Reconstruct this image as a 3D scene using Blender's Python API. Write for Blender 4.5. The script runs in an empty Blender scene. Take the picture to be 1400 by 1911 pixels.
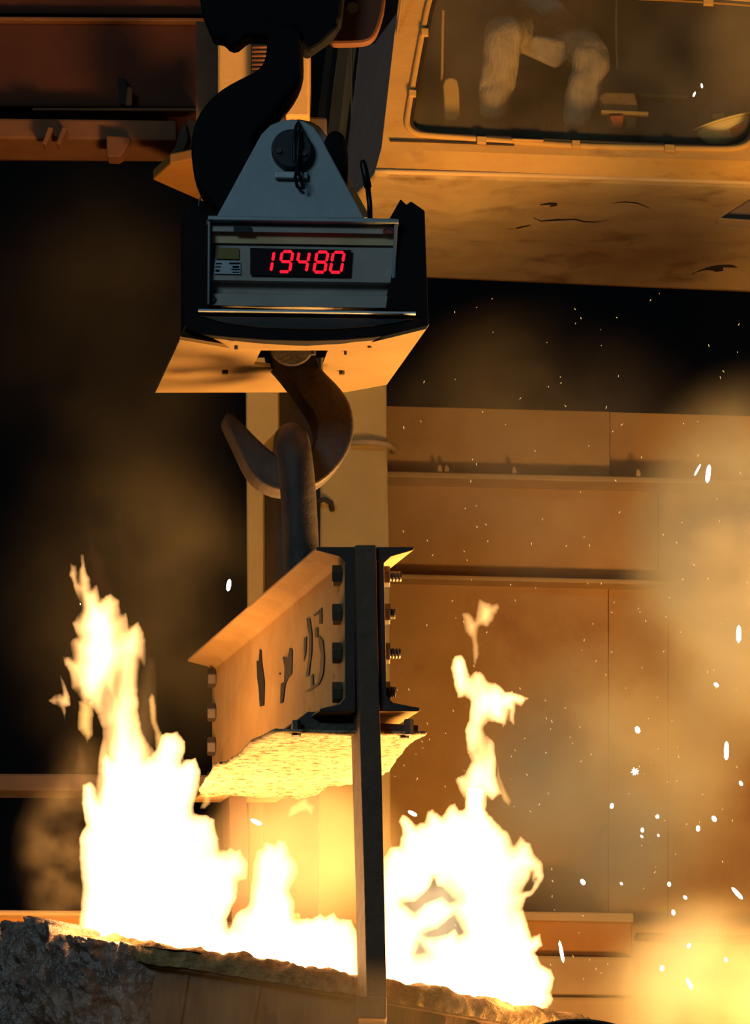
import bpy, bmesh, math, random
import numpy as np
from mathutils import Vector, Matrix, noise
random.seed(7)
sc = bpy.context.scene
COL = sc.collection

# ------------------------------------------------------------------ camera
F = 8000.0                       # focal length in pixels of a 1400 x 1911 frame
TH = math.radians(11.8)          # camera looks up
CAM = Vector((0, 0, 1.6))
cd = bpy.data.cameras.new('camera'); cam = bpy.data.objects.new('camera', cd); COL.objects.link(cam)
cam.location = CAM; cam.rotation_euler = (math.pi/2 + TH, 0, 0)
cd.sensor_fit = 'HORIZONTAL'; cd.sensor_width = 36; cd.lens = F/1400*36
cd.clip_start = .1; cd.clip_end = 200
sc.camera = cam
# ------------------------------------------------------------------ world, daylight, exposure
w = bpy.data.worlds.new('hall_air'); sc.world = w; w.use_nodes = True
w.node_tree.nodes['Background'].inputs[0].default_value = (.35, .5, .8, 1)
w.node_tree.nodes['Background'].inputs[1].default_value = .008
sl = bpy.data.lights.new('hall_daylight', 'AREA'); sl.shape = 'RECTANGLE'; sl.size = 5; sl.size_y = 3
sl.color = (.50, .82, 1); sl.energy = 430
slo = bpy.data.objects.new('hall_daylight', sl); COL.objects.link(slo)
slo.location = (-7, -1, 11)
slo.rotation_euler = (Vector((-.2, 12.5, 4.6)) - slo.location).to_track_quat('-Z', 'Y').to_euler()
sc.view_settings.view_transform = 'Standard'; sc.view_settings.look = 'None'
sc.view_settings.exposure = .12; sc.view_settings.gamma = 1
sc.view_settings.use_curve_mapping = False
cy = sc.cycles
cy.use_denoising = True; cy.use_adaptive_sampling = True; cy.adaptive_threshold = .05; cy.adaptive_min_samples = 16; cy.volume_max_steps = 96
cy.transparent_max_bounces = 48; cy.max_bounces = 4; cy.diffuse_bounces = 2; cy.glossy_bounces = 2
cy.volume_bounces = 1; cy.sample_clamp_indirect = 4; cy.sample_clamp_direct = 0
cy.caustics_reflective = False; cy.caustics_refractive = False

# light strengths
S_POOL, S_POUR = 1.7, 140.0
HOT = (1, .52, .15)

# ------------------------------------------------------------------ helpers
def ray(px, py):
    cx, cyy = (px-700)/F, (955.5-py)/F
    d = Vector((cx, math.cos(TH)-cyy*math.sin(TH), math.sin(TH)+cyy*math.cos(TH)))
    return d/d.y
def U(px, py, Y): return CAM + ray(px, py)*Y
def onz(px, py, z):
    r = ray(px, py); return CAM + r*((z-CAM.z)/r.z)
def onplane(px, py, P, n):
    r = ray(px, py); return CAM + r*((P-CAM).dot(n)/r.dot(n))
def ppm(Y): return F/(Y*1.02)

ORG = {}
def empty(name, loc, label, cat, group=None):
    o = bpy.data.objects.new(name, None); COL.objects.link(o); o.location = loc
    o.empty_display_size = .1
    ORG[o.name] = Vector(loc); tag(o, label, cat, group); return o
def tag(o, label=None, cat=None, group=None, kind=None):
    if label: o['label'] = label
    if cat: o['category'] = cat
    if group: o['group'] = group
    if kind: o['kind'] = kind
    return o
def mk(name, verts, faces, mat, parent=None, smooth=False, origin=None, bevel=0, seg=2, label=None, recalc=True):
    verts = [Vector(v) for v in verts]
    if parent is not None: org = ORG[parent.name]
    else:
        if origin is None:
            c = sum(verts, Vector())/len(verts); origin = Vector((c.x, c.y, min(v.z for v in verts)))
        org = Vector(origin)
    me = bpy.data.meshes.new(name)
    me.from_pydata([v-org for v in verts], [], faces); me.validate()
    if recalc:
        bm = bmesh.new(); bm.from_mesh(me)
        bmesh.ops.recalc_face_normals(bm, faces=bm.faces); bm.to_mesh(me); bm.free()
    if smooth:
        for p in me.polygons: p.use_smooth = True
    o = bpy.data.objects.new(name, me); COL.objects.link(o)
    if parent is not None: o.parent = parent
    else: o.location = org
    ORG[o.name] = org
    if mat: me.materials.append(mat)
    if bevel:
        b = o.modifiers.new('b', 'BEVEL'); b.width = bevel; b.segments = seg; b.limit_method = 'ANGLE'; b.angle_limit = math.radians(40)
    if label: o['label'] = label
    return o
class MB:
    def __init__(s): s.v = []; s.f = []
    def add(s, v, f):
        n = len(s.v); s.v += [Vector(a) for a in v]; s.f += [tuple(i+n for i in q) for q in f]; return s
    def prism(s, pts, vec):
        n = len(pts); vec = Vector(vec)
        return s.add(list(pts)+[Vector(p)+vec for p in pts],
              [tuple(range(n)), tuple(reversed(range(n, 2*n)))]+[(i, (i+1) % n, (i+1) % n+n, i+n) for i in range(n)])
    def box(s, c, ax, ay, az):
        c, ax, ay, az = Vector(c), Vector(ax), Vector(ay), Vector(az)
        v = [c+ax*i+ay*j+az*k for k in (-1, 1) for j in (-1, 1) for i in (-1, 1)]
        return s.add(v, [(0, 1, 3, 2), (4, 6, 7, 5), (0, 4, 5, 1), (2, 3, 7, 6), (0, 2, 6, 4), (1, 5, 7, 3)])
    def tube(s, path, rad, n=12, closed=False):
        path = [Vector(p) for p in path]; m = len(path)
        if not hasattr(rad, '__len__'): rad = [rad]*m
        up = None; vs = []
        for i, p in enumerate(path):
            a = path[(i-1) % m] if (closed or i) else p
            b = path[(i+1) % m] if (closed or i < m-1) else p
            t = (b-a).normalized()
            if up is None: up = t.orthogonal().normalized()
            up = (up - t*up.dot(t)).normalized(); q = t.cross(up)
            vs += [p+(up*math.cos(2*math.pi*k/n)+q*math.sin(2*math.pi*k/n))*rad[i] for k in range(n)]
        fs = []
        for i in range(m if closed else m-1):
            j = (i+1) % m
            fs += [(i*n+k, i*n+(k+1) % n, j*n+(k+1) % n, j*n+k) for k in range(n)]
        if not closed: fs += [tuple(range(n)), tuple(reversed(range((m-1)*n, m*n)))]
        return s.add(vs, fs)
    def cyl(s, a, b, r, n=24): return s.tube([a, b], r, n)
    def hexp(s, a, b, r): return s.tube([a, b], r, 6)
    def build(s, name, mat, parent=None, **k): return mk(name, s.v, s.f, mat, parent, **k)
def px_poly(pts, Y): return [U(x, y, Y) for x, y in pts]
def smooth_loop(pts, it=2, closed=True):
    pts = [Vector(p) for p in pts]
    for _ in range(it):
        q = []
        n = len(pts)
        for i in range(n if closed else n-1):
            a, b = pts[i], pts[(i+1) % n]
            q += [a*.75+b*.25, a*.25+b*.75]
        if not closed: q = [pts[0]]+q+[pts[-1]]
        pts = q
    return pts
def rounded(pts, it=2): return [(p.x, p.y) for p in smooth_loop([Vector((x, y)) for x, y in pts], it)]

# ------------------------------------------------------------------ materials
def mat(name, c1, c2=None, rough=.6, metal=0, scale=6, detail=6, bump=0, bscale=30, c3=None, s3=3, t3=(.55, .7), spec=.3, stretch=(1, 1, 1)):
    m = bpy.data.materials.new(name); m.use_nodes = True
    nt = m.node_tree; N = nt.nodes; L = nt.links; b = N['Principled BSDF']
    b.inputs['Roughness'].default_value = rough; b.inputs['Metallic'].default_value = metal
    b.inputs['Specular IOR Level'].default_value = spec
    tc = N.new('ShaderNodeTexCoord'); mp = N.new('ShaderNodeMapping'); mp.inputs['Scale'].default_value = stretch
    L.new(tc.outputs['Object'], mp.inputs[0])
    def nz(sc_, d=detail):
        n = N.new('ShaderNodeTexNoise'); n.inputs['Scale'].default_value = sc_; n.inputs['Detail'].default_value = d
        n.inputs['Roughness'].default_value = .62; L.new(mp.outputs[0], n.inputs['Vector']); return n
    if c2 is None: c2 = tuple(x*.75 for x in c1)
    r = N.new('ShaderNodeValToRGB'); r.color_ramp.elements[0].position = .33; r.color_ramp.elements[1].position = .68
    r.color_ramp.elements[0].color = (*c2, 1); r.color_ramp.elements[1].color = (*c1, 1)
    L.new(nz(scale).outputs[0], r.inputs[0]); out = r.outputs[0]
    if c3:
        r2 = N.new('ShaderNodeValToRGB'); r2.color_ramp.elements[0].position = t3[0]; r2.color_ramp.elements[1].position = t3[1]
        L.new(nz(s3).outputs[0], r2.inputs[0])
        mx = N.new('ShaderNodeMix'); mx.data_type = 'RGBA'; mx.inputs[7].default_value = (*c3, 1)
        L.new(r2.outputs[0], mx.inputs[0]); L.new(out, mx.inputs[6]); out = mx.outputs[2]
    L.new(out, b.inputs['Base Color'])
    if bump:
        bp = N.new('ShaderNodeBump'); bp.inputs['Strength'].default_value = bump; bp.inputs['Distance'].default_value = .02
        L.new(nz(bscale, 5).outputs[0], bp.inputs['Height']); L.new(bp.outputs[0], b.inputs['Normal'])
    return m
def emit(name, col, s):
    m = bpy.data.materials.new(name); m.use_nodes = True; nt = m.node_tree
    nt.nodes.clear(); e = nt.nodes.new('ShaderNodeEmission'); o = nt.nodes.new('ShaderNodeOutputMaterial')
    e.inputs[0].default_value = (*col, 1); e.inputs[1].default_value = s
    nt.links.new(e.outputs[0], o.inputs['Surface']); return m
M = {}
M['black_hook'] = mat('black_hook', (.006, .006, .007), rough=.75, bump=.1, spec=.12)
M['block'] = mat('block_paint', (.006, .006, .008), rough=.8, spec=.12)
M['block_brown'] = mat('block_brown', (.14, .05, .018), rough=.7)
M['hook'] = mat('forged_steel', (.10, .075, .055), (.06, .045, .035), rough=.55, metal=.2, bump=.25, scale=14)
M['ring'] = mat('ring_steel', (.07, .055, .042), (.045, .035, .028), rough=.6, bump=.2, scale=12)
M['plate'] = mat('zinc_plate', (.36, .40, .42), (.31, .35, .37), rough=.5, metal=.15, bump=.05)
M['case'] = mat('casing_metal', (.47, .41, .36), (.38, .33, .29), rough=.55, metal=0, scale=9, spec=.04)
M['case_band_firelit'] = mat('casing_band_firelit', (.85, .62, .36), (.70, .48, .26), rough=.6, metal=0, scale=9, spec=.02)  # warm pale colour stands in for firelight on the sloped strip
M['case_edge'] = mat('casing_edge', (.38, .42, .44), rough=.4, metal=.3)
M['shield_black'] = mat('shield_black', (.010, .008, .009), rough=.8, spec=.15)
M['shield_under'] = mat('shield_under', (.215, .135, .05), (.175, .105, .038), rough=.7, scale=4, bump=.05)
M['rubber'] = mat('rubber', (.01, .01, .011), rough=.4)
M['pin'] = mat('pin_steel', (.018, .02, .026), rough=.45)
M['bright'] = mat('bright_steel', (.5, .53, .55), rough=.4, metal=.4)
M['display'] = mat('display_glass', (.012, .002, .004), rough=.25)
M['led'] = emit('led_red', (1, .012, .035), 1.15)
M['paper'] = mat('paper_label', (.5, .5, .48), rough=.7)
M['yellow'] = mat('yellow_sticker', (.24, .17, .04), rough=.6)
M['red'] = mat('red_logo', (.4, .05, .05), rough=.6)
M['lit_line'] = mat('white_lit_edge', (.75, .8, .82), rough=.5)  # near-white colour carries the light caught on the skirt's plate edge
M['beam'] = mat('beam_paint', (.50, .31, .11), (.38, .22, .075), rough=.7, bump=.12, scale=5, c3=(.2, .11, .05), s3=7, t3=(.62, .75))
M['beam_end_shaded'] = mat('beam_end_shaded', (.085, .048, .036), (.06, .034, .026), rough=.7, bump=.1)  # beam steel coloured dark for the shade on its camera-facing ends
M['hanger'] = mat('hanger_steel', (.19, .10, .055), (.12, .065, .038), rough=.7, bump=.25, scale=12)
M['bolt'] = mat('bolt_steel', (.12, .09, .06), (.07, .05, .035), rough=.5, metal=.3)
M['paint_dark'] = mat('stencil_paint', (.025, .022, .02), rough=.6)
M['scorched'] = mat('scorched_shield', (.60, .48, .27), (.46, .33, .15), rough=.8, bump=1, bscale=45, scale=10, c3=(.15, .08, .03), s3=34, t3=(.50, .62))
M['shell'] = mat('ladle_shell', (.36, .19, .10), (.14, .075, .045), rough=.75, bump=.4, bscale=18, scale=7, c3=(.05, .035, .03), s3=4, t3=(.5, .7), stretch=(1, 1, .35))
M['slag'] = mat('slag', (.40, .235, .16), (.12, .07, .055), rough=.32, bump=.8, bscale=28, scale=14, spec=.9)
M['crust'] = mat('rim_crust', (.62, .38, .15), (.24, .13, .05), rough=.8, bump=1, bscale=60, scale=20)
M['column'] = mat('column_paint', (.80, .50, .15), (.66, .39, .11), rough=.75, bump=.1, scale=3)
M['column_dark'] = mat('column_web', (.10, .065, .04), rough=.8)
M['girder'] = mat('girder_paint', (.66, .38, .13), (.54, .29, .09), rough=.75, scale=2.5, bump=.08, c3=(.46, .20, .06), s3=1.2)
M['girder_pale'] = mat('girder_ledge', (.66, .43, .18), (.55, .33, .13), rough=.75, scale=4)
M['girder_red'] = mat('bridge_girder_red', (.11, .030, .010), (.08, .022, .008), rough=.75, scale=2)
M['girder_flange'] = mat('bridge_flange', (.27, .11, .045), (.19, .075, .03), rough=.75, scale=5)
M['far_dark'] = mat('far_wall_dark', (.02, .017, .019), rough=.9, scale=.7)
M['dark_beam'] = mat('dim_beam', (.12, .075, .05), rough=.8)
M['orange_beam'] = mat('orange_beam', (.60, .26, .05), (.5, .2, .04), rough=.7, scale=4)
M['floor'] = mat('floor_dust', (.06, .05, .04), rough=.9)
M['cab'] = mat('cab_paint', (.60, .34, .085), (.50, .26, .06), rough=.65, scale=5, bump=.15, bscale=12, c3=(.26, .12, .035), s3=4.5, t3=(.56, .72), stretch=(.5, 1, 1.4))
M['cab_under'] = mat('cab_underside', (.50, .34, .15), (.40, .25, .10), rough=.75, scale=4, bump=.55, bscale=5, c3=(.16, .075, .03), s3=5, t3=(.54, .74), stretch=(.6, .6, 1))
M['cab_side'] = mat('cab_side', (.46, .31, .25), (.38, .26, .21), rough=.6)
M['cab_strip'] = mat('cab_strip', (.38, .21, .085), rough=.7)
M['cab_gap'] = mat('cab_gap', (.03, .022, .018), rough=.8)
M['gasket'] = mat('gasket', (.035, .025, .018), rough=.6)
M['inside'] = mat('cab_inside', (.055, .038, .024), (.03, .022, .015), rough=.9, scale=2)
M['trousers'] = mat('trousers', (.50, .40, .25), (.34, .26, .15), rough=.9, scale=9, bump=.8, bscale=14, stretch=(1.6, 1.6, .5))
M['jacket'] = mat('jacket', (.06, .055, .05), rough=.9)
M['skin'] = mat('skin', (.35, .2, .13), rough=.6)
M['boot'] = mat('boot', (.03, .024, .02), rough=.7)
M['helmet'] = mat('helmet', (.92, .74, .28), (.85, .64, .2), rough=.4, scale=3)
M['helmet_grey'] = mat('helmet_grey', (.12, .11, .09), rough=.6)
M['sticker'] = mat('orange_sticker', (.7, .15, .03), rough=.6)
M['pedal'] = mat('pedal_box', (.30, .18, .06), (.2, .1, .03), rough=.7, scale=20)
M['lever'] = mat('lever_cover', (.55, .36, .10), (.45, .28, .07), rough=.7)
M['crack'] = mat('crack', (.03, .018, .01), rough=.9)
M['molten'] = emit('molten_steel', HOT, S_POOL)
M['molten_pour'] = emit('molten_pour', HOT, S_POUR)
M['spark'] = emit('spark', (1, .93, .85), 14)
M['spark_dim'] = emit('spark_dim', (1, .6, .22), 1.3)

# grimy glass
def glass_mat(name, dust, amount):
    m = bpy.data.materials.new(name); m.use_nodes = True; nt = m.node_tree; N = nt.nodes; L = nt.links; N.clear()
    o = N.new('ShaderNodeOutputMaterial'); tr = N.new('ShaderNodeBsdfTransparent'); df = N.new('ShaderNodeBsdfDiffuse')
    df.inputs[0].default_value = (*dust, 1); tr.inputs[0].default_value = (.9, .88, .82, 1)
    mx = N.new('ShaderNodeMixShader'); n = N.new('ShaderNodeTexNoise'); n.inputs['Scale'].default_value = 3.2; n.inputs['Detail'].default_value = 7
    tc = N.new('ShaderNodeTexCoord'); L.new(tc.outputs['Object'], n.inputs['Vector'])
    r = N.new('ShaderNodeMapRange'); r.inputs[1].default_value = .3; r.inputs[2].default_value = .75
    r.inputs[3].default_value = amount*.6; r.inputs[4].default_value = amount*1.5
    L.new(n.outputs[0], r.inputs[0]); L.new(r.outputs[0], mx.inputs[0]); L.new(tr.outputs[0], mx.inputs[1]); L.new(df.outputs[0], mx.inputs[2])
    L.new(mx.outputs[0], o.inputs['Surface']); return m
M['glass'] = glass_mat('grimy_glass', (.5, .36, .19), .15)

def volume_flame(name, col, s, nscale=None, lo=.15, hi=1.6, stretch=.35):
    m = bpy.data.materials.new(name); m.use_nodes = True; nt = m.node_tree; N = nt.nodes; L = nt.links; N.clear()
    o = N.new('ShaderNodeOutputMaterial'); e = N.new('ShaderNodeEmission'); e.inputs[0].default_value = (*col, 1); e.inputs[1].default_value = s
    if nscale:
        tc = N.new('ShaderNodeTexCoord'); mp = N.new('ShaderNodeMapping'); mp.inputs['Scale'].default_value = (1, 1, stretch)
        n = N.new('ShaderNodeTexNoise'); n.inputs['Scale'].default_value = nscale; n.inputs['Detail'].default_value = 2
        L.new(tc.outputs['Object'], mp.inputs[0]); L.new(mp.outputs[0], n.inputs['Vector'])
        r = N.new('ShaderNodeMapRange'); r.inputs[1].default_value = .34; r.inputs[2].default_value = .66; r.inputs[3].default_value = s*lo; r.inputs[4].default_value = s*hi
        L.new(n.outputs[0], r.inputs[0]); L.new(r.outputs[0], e.inputs[1])
    L.new(e.outputs[0], o.inputs['Volume']); return m

# ------------------------------------------------------------------ the setting
FARY = 30
mk('floor', [(-14, 4, 0), (14, 4, 0), (14, FARY, 0), (-14, FARY, 0), (-14, 4, -.2), (14, 4, -.2), (14, FARY, -.2), (-14, FARY, -.2)],
   [(0, 1, 2, 3), (4, 7, 6, 5), (0, 4, 5, 1), (1, 5, 6, 2), (2, 6, 7, 3), (3, 7, 4, 0)], M['floor'])['kind'] = 'structure'
MB().box((0, FARY+.2, 7), (14, 0, 0), (0, .2, 0), (0, 0, 7)).build('wall_back', M['far_dark'])['kind'] = 'structure'

# right-hand lower wall: panels between ledges
WY = 20.0
def wbox(x0, x1, yt0, yt1, yb0, yb1, Y, th):
    return [U(x0, yt0, Y), U(x1, yt1, Y), U(x1, yb1, Y), U(x0, yb0, Y)], (0, th, 0)
wr = MB(); a = WY+.10
wr.prism([U(560, 775, a), U(1620, 805, a), U(1620, 2350, a), U(560, 2350, a)], (0, .3, 0))
wall = wr.build('wall_right', M['girder'], origin=U(1000, 2350, WY)); wall['kind'] = 'structure'
def panel(x0, x1, t0, t1, b0, b1, Y, th, m='girder', bev=.01):
    p, v = wbox(x0, x1, t0, t1, b0, b1, Y, th)
    return MB().prism(p, v).build('panel', M[m], wall, bevel=bev)
panel(590, 1138, 754, 768, 889, 898, WY-.03, .15, bev=.004)
panel(1138.5, 1600, 768.5, 782, 898, 906, WY+.05, .06, bev=.004)
panel(590, 1228, 897, 906, 1078, 1089, WY+.03, .08, bev=.004)
panel(1229, 1600, 906, 912, 1089, 1094, WY+.035, .08, bev=.004)
panel(590, 1135.3, 1083, 1093, 2320, 2320, WY+.02, .1, bev=.004)
panel(1136, 1247, 1093, 1095, 2320, 2320, WY+.03, .1, bev=.004)
panel(1247.6, 1600, 1095, 1100, 2320, 2320, WY+.02, .1, bev=.004)
def ledge(x0, x1, y0, y1, h, proj, m='girder_pale', name='ledge'):
    p = [U(x0, y0, WY), U(x1, y1, WY), U(x1, y1+h, WY), U(x0, y0+h, WY)]
    return MB().prism([q+Vector((0, -proj, 0)) for q in p], (0, proj+.1, 0)).build(name, M[m], wall, bevel=.008)
ledge(590, 1600, 890, 913, 11, .17)
ledge(590, 1600, 1076, 1100, 9, .12)
for x in (820, 833, 958, 1188):
    y = 890+(x-590)*.0228
    MB().prism([q+Vector((0, -.15, 0)) for q in px_poly([(x-4, y), (x-3, y-13), (x, y-16), (x+4, y-10), (x+5, y)], WY)], (0, .03, 0)).build('lug', M['girder_pale'], wall)
# stepped steel box at the foot of that wall
BXY = 19.0
bx = empty('steel_box', U(1080, 1960, BXY), 'stepped orange-lit steel box standing against the wall right of the fire', 'box')
MB().prism(px_poly([(900, 1698), (1180, 1703), (1180, 1786), (900, 1782)], BXY), (0, .8, 0)).build('upper_body', M['orange_beam'], bx, bevel=.015)
MB().prism(px_poly([(900, 1699), (1183, 1703), (1183, 1722), (900, 1716)], BXY-.03), (0, .1, 0)).build('top_rail', M['girder_pale'], bx, bevel=.01)
MB().prism(px_poly([(900, 1780), (1184, 1786), (1184, 1858), (900, 1854)], BXY-.14), (0, .9, 0)).build('lower_body', M['girder_pale'], bx, bevel=.015)
MB().prism(px_poly([(890, 1858), (1186, 1862), (1186, 1990), (890, 1990)], BXY-.2), (0, 1, 0)).build('foot', M['girder'], bx, bevel=.015)
bb = empty('pipe_rail', U(1300, 1770, BXY+.3), 'dark horizontal rail running right from the stepped steel box', 'rail')
MB().prism(px_poly([(1186, 1740), (1600, 1750), (1600, 1764), (1186, 1752)], BXY+.45), (0, .12, 0)).build('rail_bar', M['column_dark'], bb, bevel=.01)
MB().prism(px_poly([(1500, 1752), (1520, 1752), (1520, 1990), (1500, 1990)], BXY+.5), (0, .1, 0)).build('rail_post', M['column_dark'], bb)

# beams crossing the dark left of the fire
b1 = MB().prism(px_poly([(-500, 1440), (560, 1446), (560, 1478), (-500, 1473)], 15.6), (0, .2, 0)).build('cross_beam', M['dark_beam'], bevel=.01)
tag(b1, 'dim brown horizontal beam in the dark left of the tall flame', 'beam')
b2 = empty('cross_beam', U(200, 1800, 14.7), 'orange-lit horizontal beam just above the slag at the left edge', 'beam')
MB().prism(px_poly([(-500, 1697), (560, 1705), (560, 1800), (-500, 1795)], 14.7), (0, .2, 0)).build('beam_web', M['orange_beam'], b2)
MB().prism(px_poly([(-500, 1694), (560, 1702), (560, 1712), (-500, 1705)], 14.6), (0, .4, 0)).build('beam_flange', M['girder_pale'], b2, bevel=.01)

# building column between the scale and the lifting beam
CY = 18.6
co = empty('steel_column', U(590, 2300, CY), 'orange-lit steel building column behind the lower hook', 'column')
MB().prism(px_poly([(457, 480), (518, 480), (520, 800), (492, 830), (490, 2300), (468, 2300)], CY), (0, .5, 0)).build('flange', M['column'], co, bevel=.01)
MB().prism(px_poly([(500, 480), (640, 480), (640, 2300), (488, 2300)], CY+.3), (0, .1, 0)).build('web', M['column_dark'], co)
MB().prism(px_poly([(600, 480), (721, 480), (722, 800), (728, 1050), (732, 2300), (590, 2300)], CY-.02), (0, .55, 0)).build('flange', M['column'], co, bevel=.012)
MB().tube([U(650, 826, CY-.06), U(690, 825, CY-.07), U(722, 829, CY-.06), U(736, 836, CY+.05), U(733, 842, CY+.25)], .014, 10).build('welded_band', M['girder_pale'], co, smooth=True)
MB().tube([U(585, 938, CY-.04), U(605, 932, CY-.08), U(618, 938, CY-.06), U(620, 952, CY-.03)], .012, 8).build('wire_hook', M['column_dark'], co, smooth=True)

# upper post seen beside the big hook
PY = 15.5
po = empty('crane_post', U(495, 260, PY), 'orange-lit crane post behind the neck of the big black hook', 'post')
MB().prism(px_poly([(406, 60), (470, 60), (470, 225), (406, 225)], PY), (0, .3, 0)).build('front_plate', M['girder'], po, bevel=.01)
MB().prism(px_poly([(366, 40), (407, 40), (407, 240), (366, 240)], PY+.15), (0, .3, 0)).build('side_plate', M['column_dark'], po)
for k in range(14):
    y = 88+k*8
    MB().cyl(U(470, y, PY-.02), U(532, y, PY-.02), .0075, 10).build('coil', M['girder_flange'], po, smooth=True)
MB().prism(px_poly([(470, 60), (532, 60), (532, 225), (470, 225)], PY+.02), (0, .2, 0)).build('coil_backing', M['column_dark'], po)
MB().prism(px_poly([(532, 60), (578, 60), (578, 218), (532, 218)], PY-.05), (0, .35, 0)).build('front_plate', M['girder'], po, bevel=.01)
MB().prism(px_poly([(400, 212), (610, 218), (610, 250), (400, 250)], PY+.03), (0, .3, 0)).build('foot_plate', M['column_dark'], po, bevel=.01)

# crane bridge girder top left
GY = 19.0
g = empty('bridge_girder', U(150, 260, GY), 'rust-red crane bridge girder with orange-lit gusset crossing the upper left corner', 'girder')
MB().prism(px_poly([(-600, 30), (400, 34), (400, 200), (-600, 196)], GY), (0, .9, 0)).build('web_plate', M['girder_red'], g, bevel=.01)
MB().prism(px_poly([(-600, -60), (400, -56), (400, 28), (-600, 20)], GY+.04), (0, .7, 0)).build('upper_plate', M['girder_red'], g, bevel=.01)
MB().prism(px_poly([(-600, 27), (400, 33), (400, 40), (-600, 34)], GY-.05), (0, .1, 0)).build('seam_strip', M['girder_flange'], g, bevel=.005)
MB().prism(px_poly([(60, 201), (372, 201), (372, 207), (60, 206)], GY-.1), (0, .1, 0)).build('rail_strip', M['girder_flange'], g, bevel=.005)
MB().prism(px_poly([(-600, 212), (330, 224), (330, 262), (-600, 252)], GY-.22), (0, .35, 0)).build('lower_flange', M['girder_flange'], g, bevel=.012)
MB().prism(px_poly([(198, 252), (246, 255), (240, 268), (228, 288), (220, 293), (199, 292)], GY-.3), (0, .12, 0)).build('bracket', M['girder_flange'], g, bevel=.008)
for x in (82, 108):
    MB().prism(px_poly([(x+8, 236), (x+17, 238), (x+4, 270), (x-4, 268)], GY-.34), (0, .1, 0)).build('cleat', M['girder_flange'], g, bevel=.005)
MB().prism(px_poly([(220, 145), (236, 147), (240, 195), (224, 195)], GY-.05), (0, .06, 0)).build('stiffener', M['cab_gap'], g, bevel=.005)
MB().prism(px_poly([(238, 160), (248, 165), (246, 197), (234, 197)], GY-.08), (0, .05, 0)).build('stiffener', M['girder_flange'], g, bevel=.005)
gs = g
zt = U(285, 335, GY-.6).z
MB().prism([onz(285, 336, zt), onz(318, 306, zt), onz(420, 285, zt), onz(420, 395, zt)], (0, 0, .05)).build('gusset_plate', M['orange_beam'], gs, bevel=.008)
MB().prism(px_poly([(305, 300), (318, 308), (372, 262), (370, 226), (352, 222), (338, 262)], GY-.62), (0, .12, 0)).build('gusset_cheek', M['girder_flange'], gs, bevel=.008)
MB().prism(px_poly([(318, 306), (333, 304), (352, 258), (345, 225), (332, 255)], GY-.66), (0, .04, 0)).build('gusset_rib', M['column_dark'], gs, bevel=.005)
MB().prism(px_poly([(300, 325), (420, 205), (420, 320), (318, 320)], GY-.45), (0, .1, 0)).build('gusset_back', M['orange_beam'], gs)

# ------------------------------------------------------------------ hook block and upper hook
AX = 12.92                                  # depth of the hanging axis
hb = empty('hook_block', U(520, 110, AX), 'black crane hook block at the top edge of the picture', 'hook block')
MB().prism(px_poly([(352, -140), (376, 14), (398, 68), (418, 69), (426, 79), (435, 83), (444, 81), (463, 65), (552, 68), (566, 94), (576, 93), (592, 82), (620, 62), (637, 34), (643, -18), (646, -140)], AX-.05), (0, .1, 0)).build('housing', M['block'], hb, bevel=.012)
MB().prism(rp := px_poly(rounded([(600, -150), (724, -150), (722, 0), (706, 60), (690, 79), (655, 82), (600, 82)], 2), AX+.08), (0, .05, 0)).build('cheek_plate', M['block_brown'], hb, bevel=.01)
MB().cyl(U(658, 14, AX+.06), U(658, 14, AX+.1), .018, 16).build('bolt', M['block'], hb)
MB().prism(px_poly([(560, 74), (580, 94), (600, 82), (628, 56), (634, 38), (600, 62)], AX-.09), (0, .05, 0)).build('lip', M['block'], hb, bevel=.01)

UH = [(499, 40), (498, 85), (495, 109), (484, 126), (464, 137), (434, 152), (408, 168), (385, 191), (369, 214), (359, 244), (356, 278), (360, 316), (375, 352), (398, 384),
      (430, 410), (480, 430), (540, 436), (590, 424), (626, 392), (643, 350), (651, 300), (647, 260), (637, 244), (622, 240), (608, 250), (600, 285), (584, 322), (555, 338), (520, 336), (490, 315), (476, 285),
      (474, 264), (481, 244), (503, 223), (524, 198), (543, 177), (558, 150), (565, 126), (566, 100), (562, 40)]
uh = MB().prism(px_poly(rounded(UH, 1), AX-.08), (0, .16, 0)).build('crane_hook', M['black_hook'], bevel=.022, seg=3)
tag(uh, 'big black crane hook carrying the scale, in silhouette', 'hook')

# ------------------------------------------------------------------ crane scale
SY = 12.46
DS = Vector((-.15, .989, 0))
s = empty('crane_scale', U(560, 640, SY+.4), 'grey crane scale with red digital readout hanging from the black hook', 'scale')
TRI = [(402, 408), (478, 268), (488, 250), (505, 233), (525, 225), (546, 222), (568, 226), (586, 237), (600, 256), (612, 280), (681, 408)]
TY = 12.66
MB().prism(px_poly(TRI, TY), (0, .03, 0)).build('suspension_plate', M['plate'], s, bevel=.004)
MB().prism([q+Vector((.02, 0, 0)) for q in px_poly(TRI, TY+.42)], (0, .03, 0)).build('suspension_plate', M['plate'], s, bevel=.004)
c0 = U(545, 283, TY)
pn = MB().cyl(c0+Vector((0, -.035, 0)), c0+Vector((0, .47, 0)), .063, 40).build('pin', M['pin'], s, bevel=.006)
for x, y in ((521, 282), (568, 287)):
    q = U(x, y, TY-.035); MB().hexp(q, q+Vector((0, -.008, 0)), .009).build('screw', M['hook'], pn)
MB().box(U(544, 328, TY-.008), (.05, 0, -.001), (0, .012, 0), (0, 0, .011)).build('keeper_plate', M['bright'], s, bevel=.003)
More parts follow.
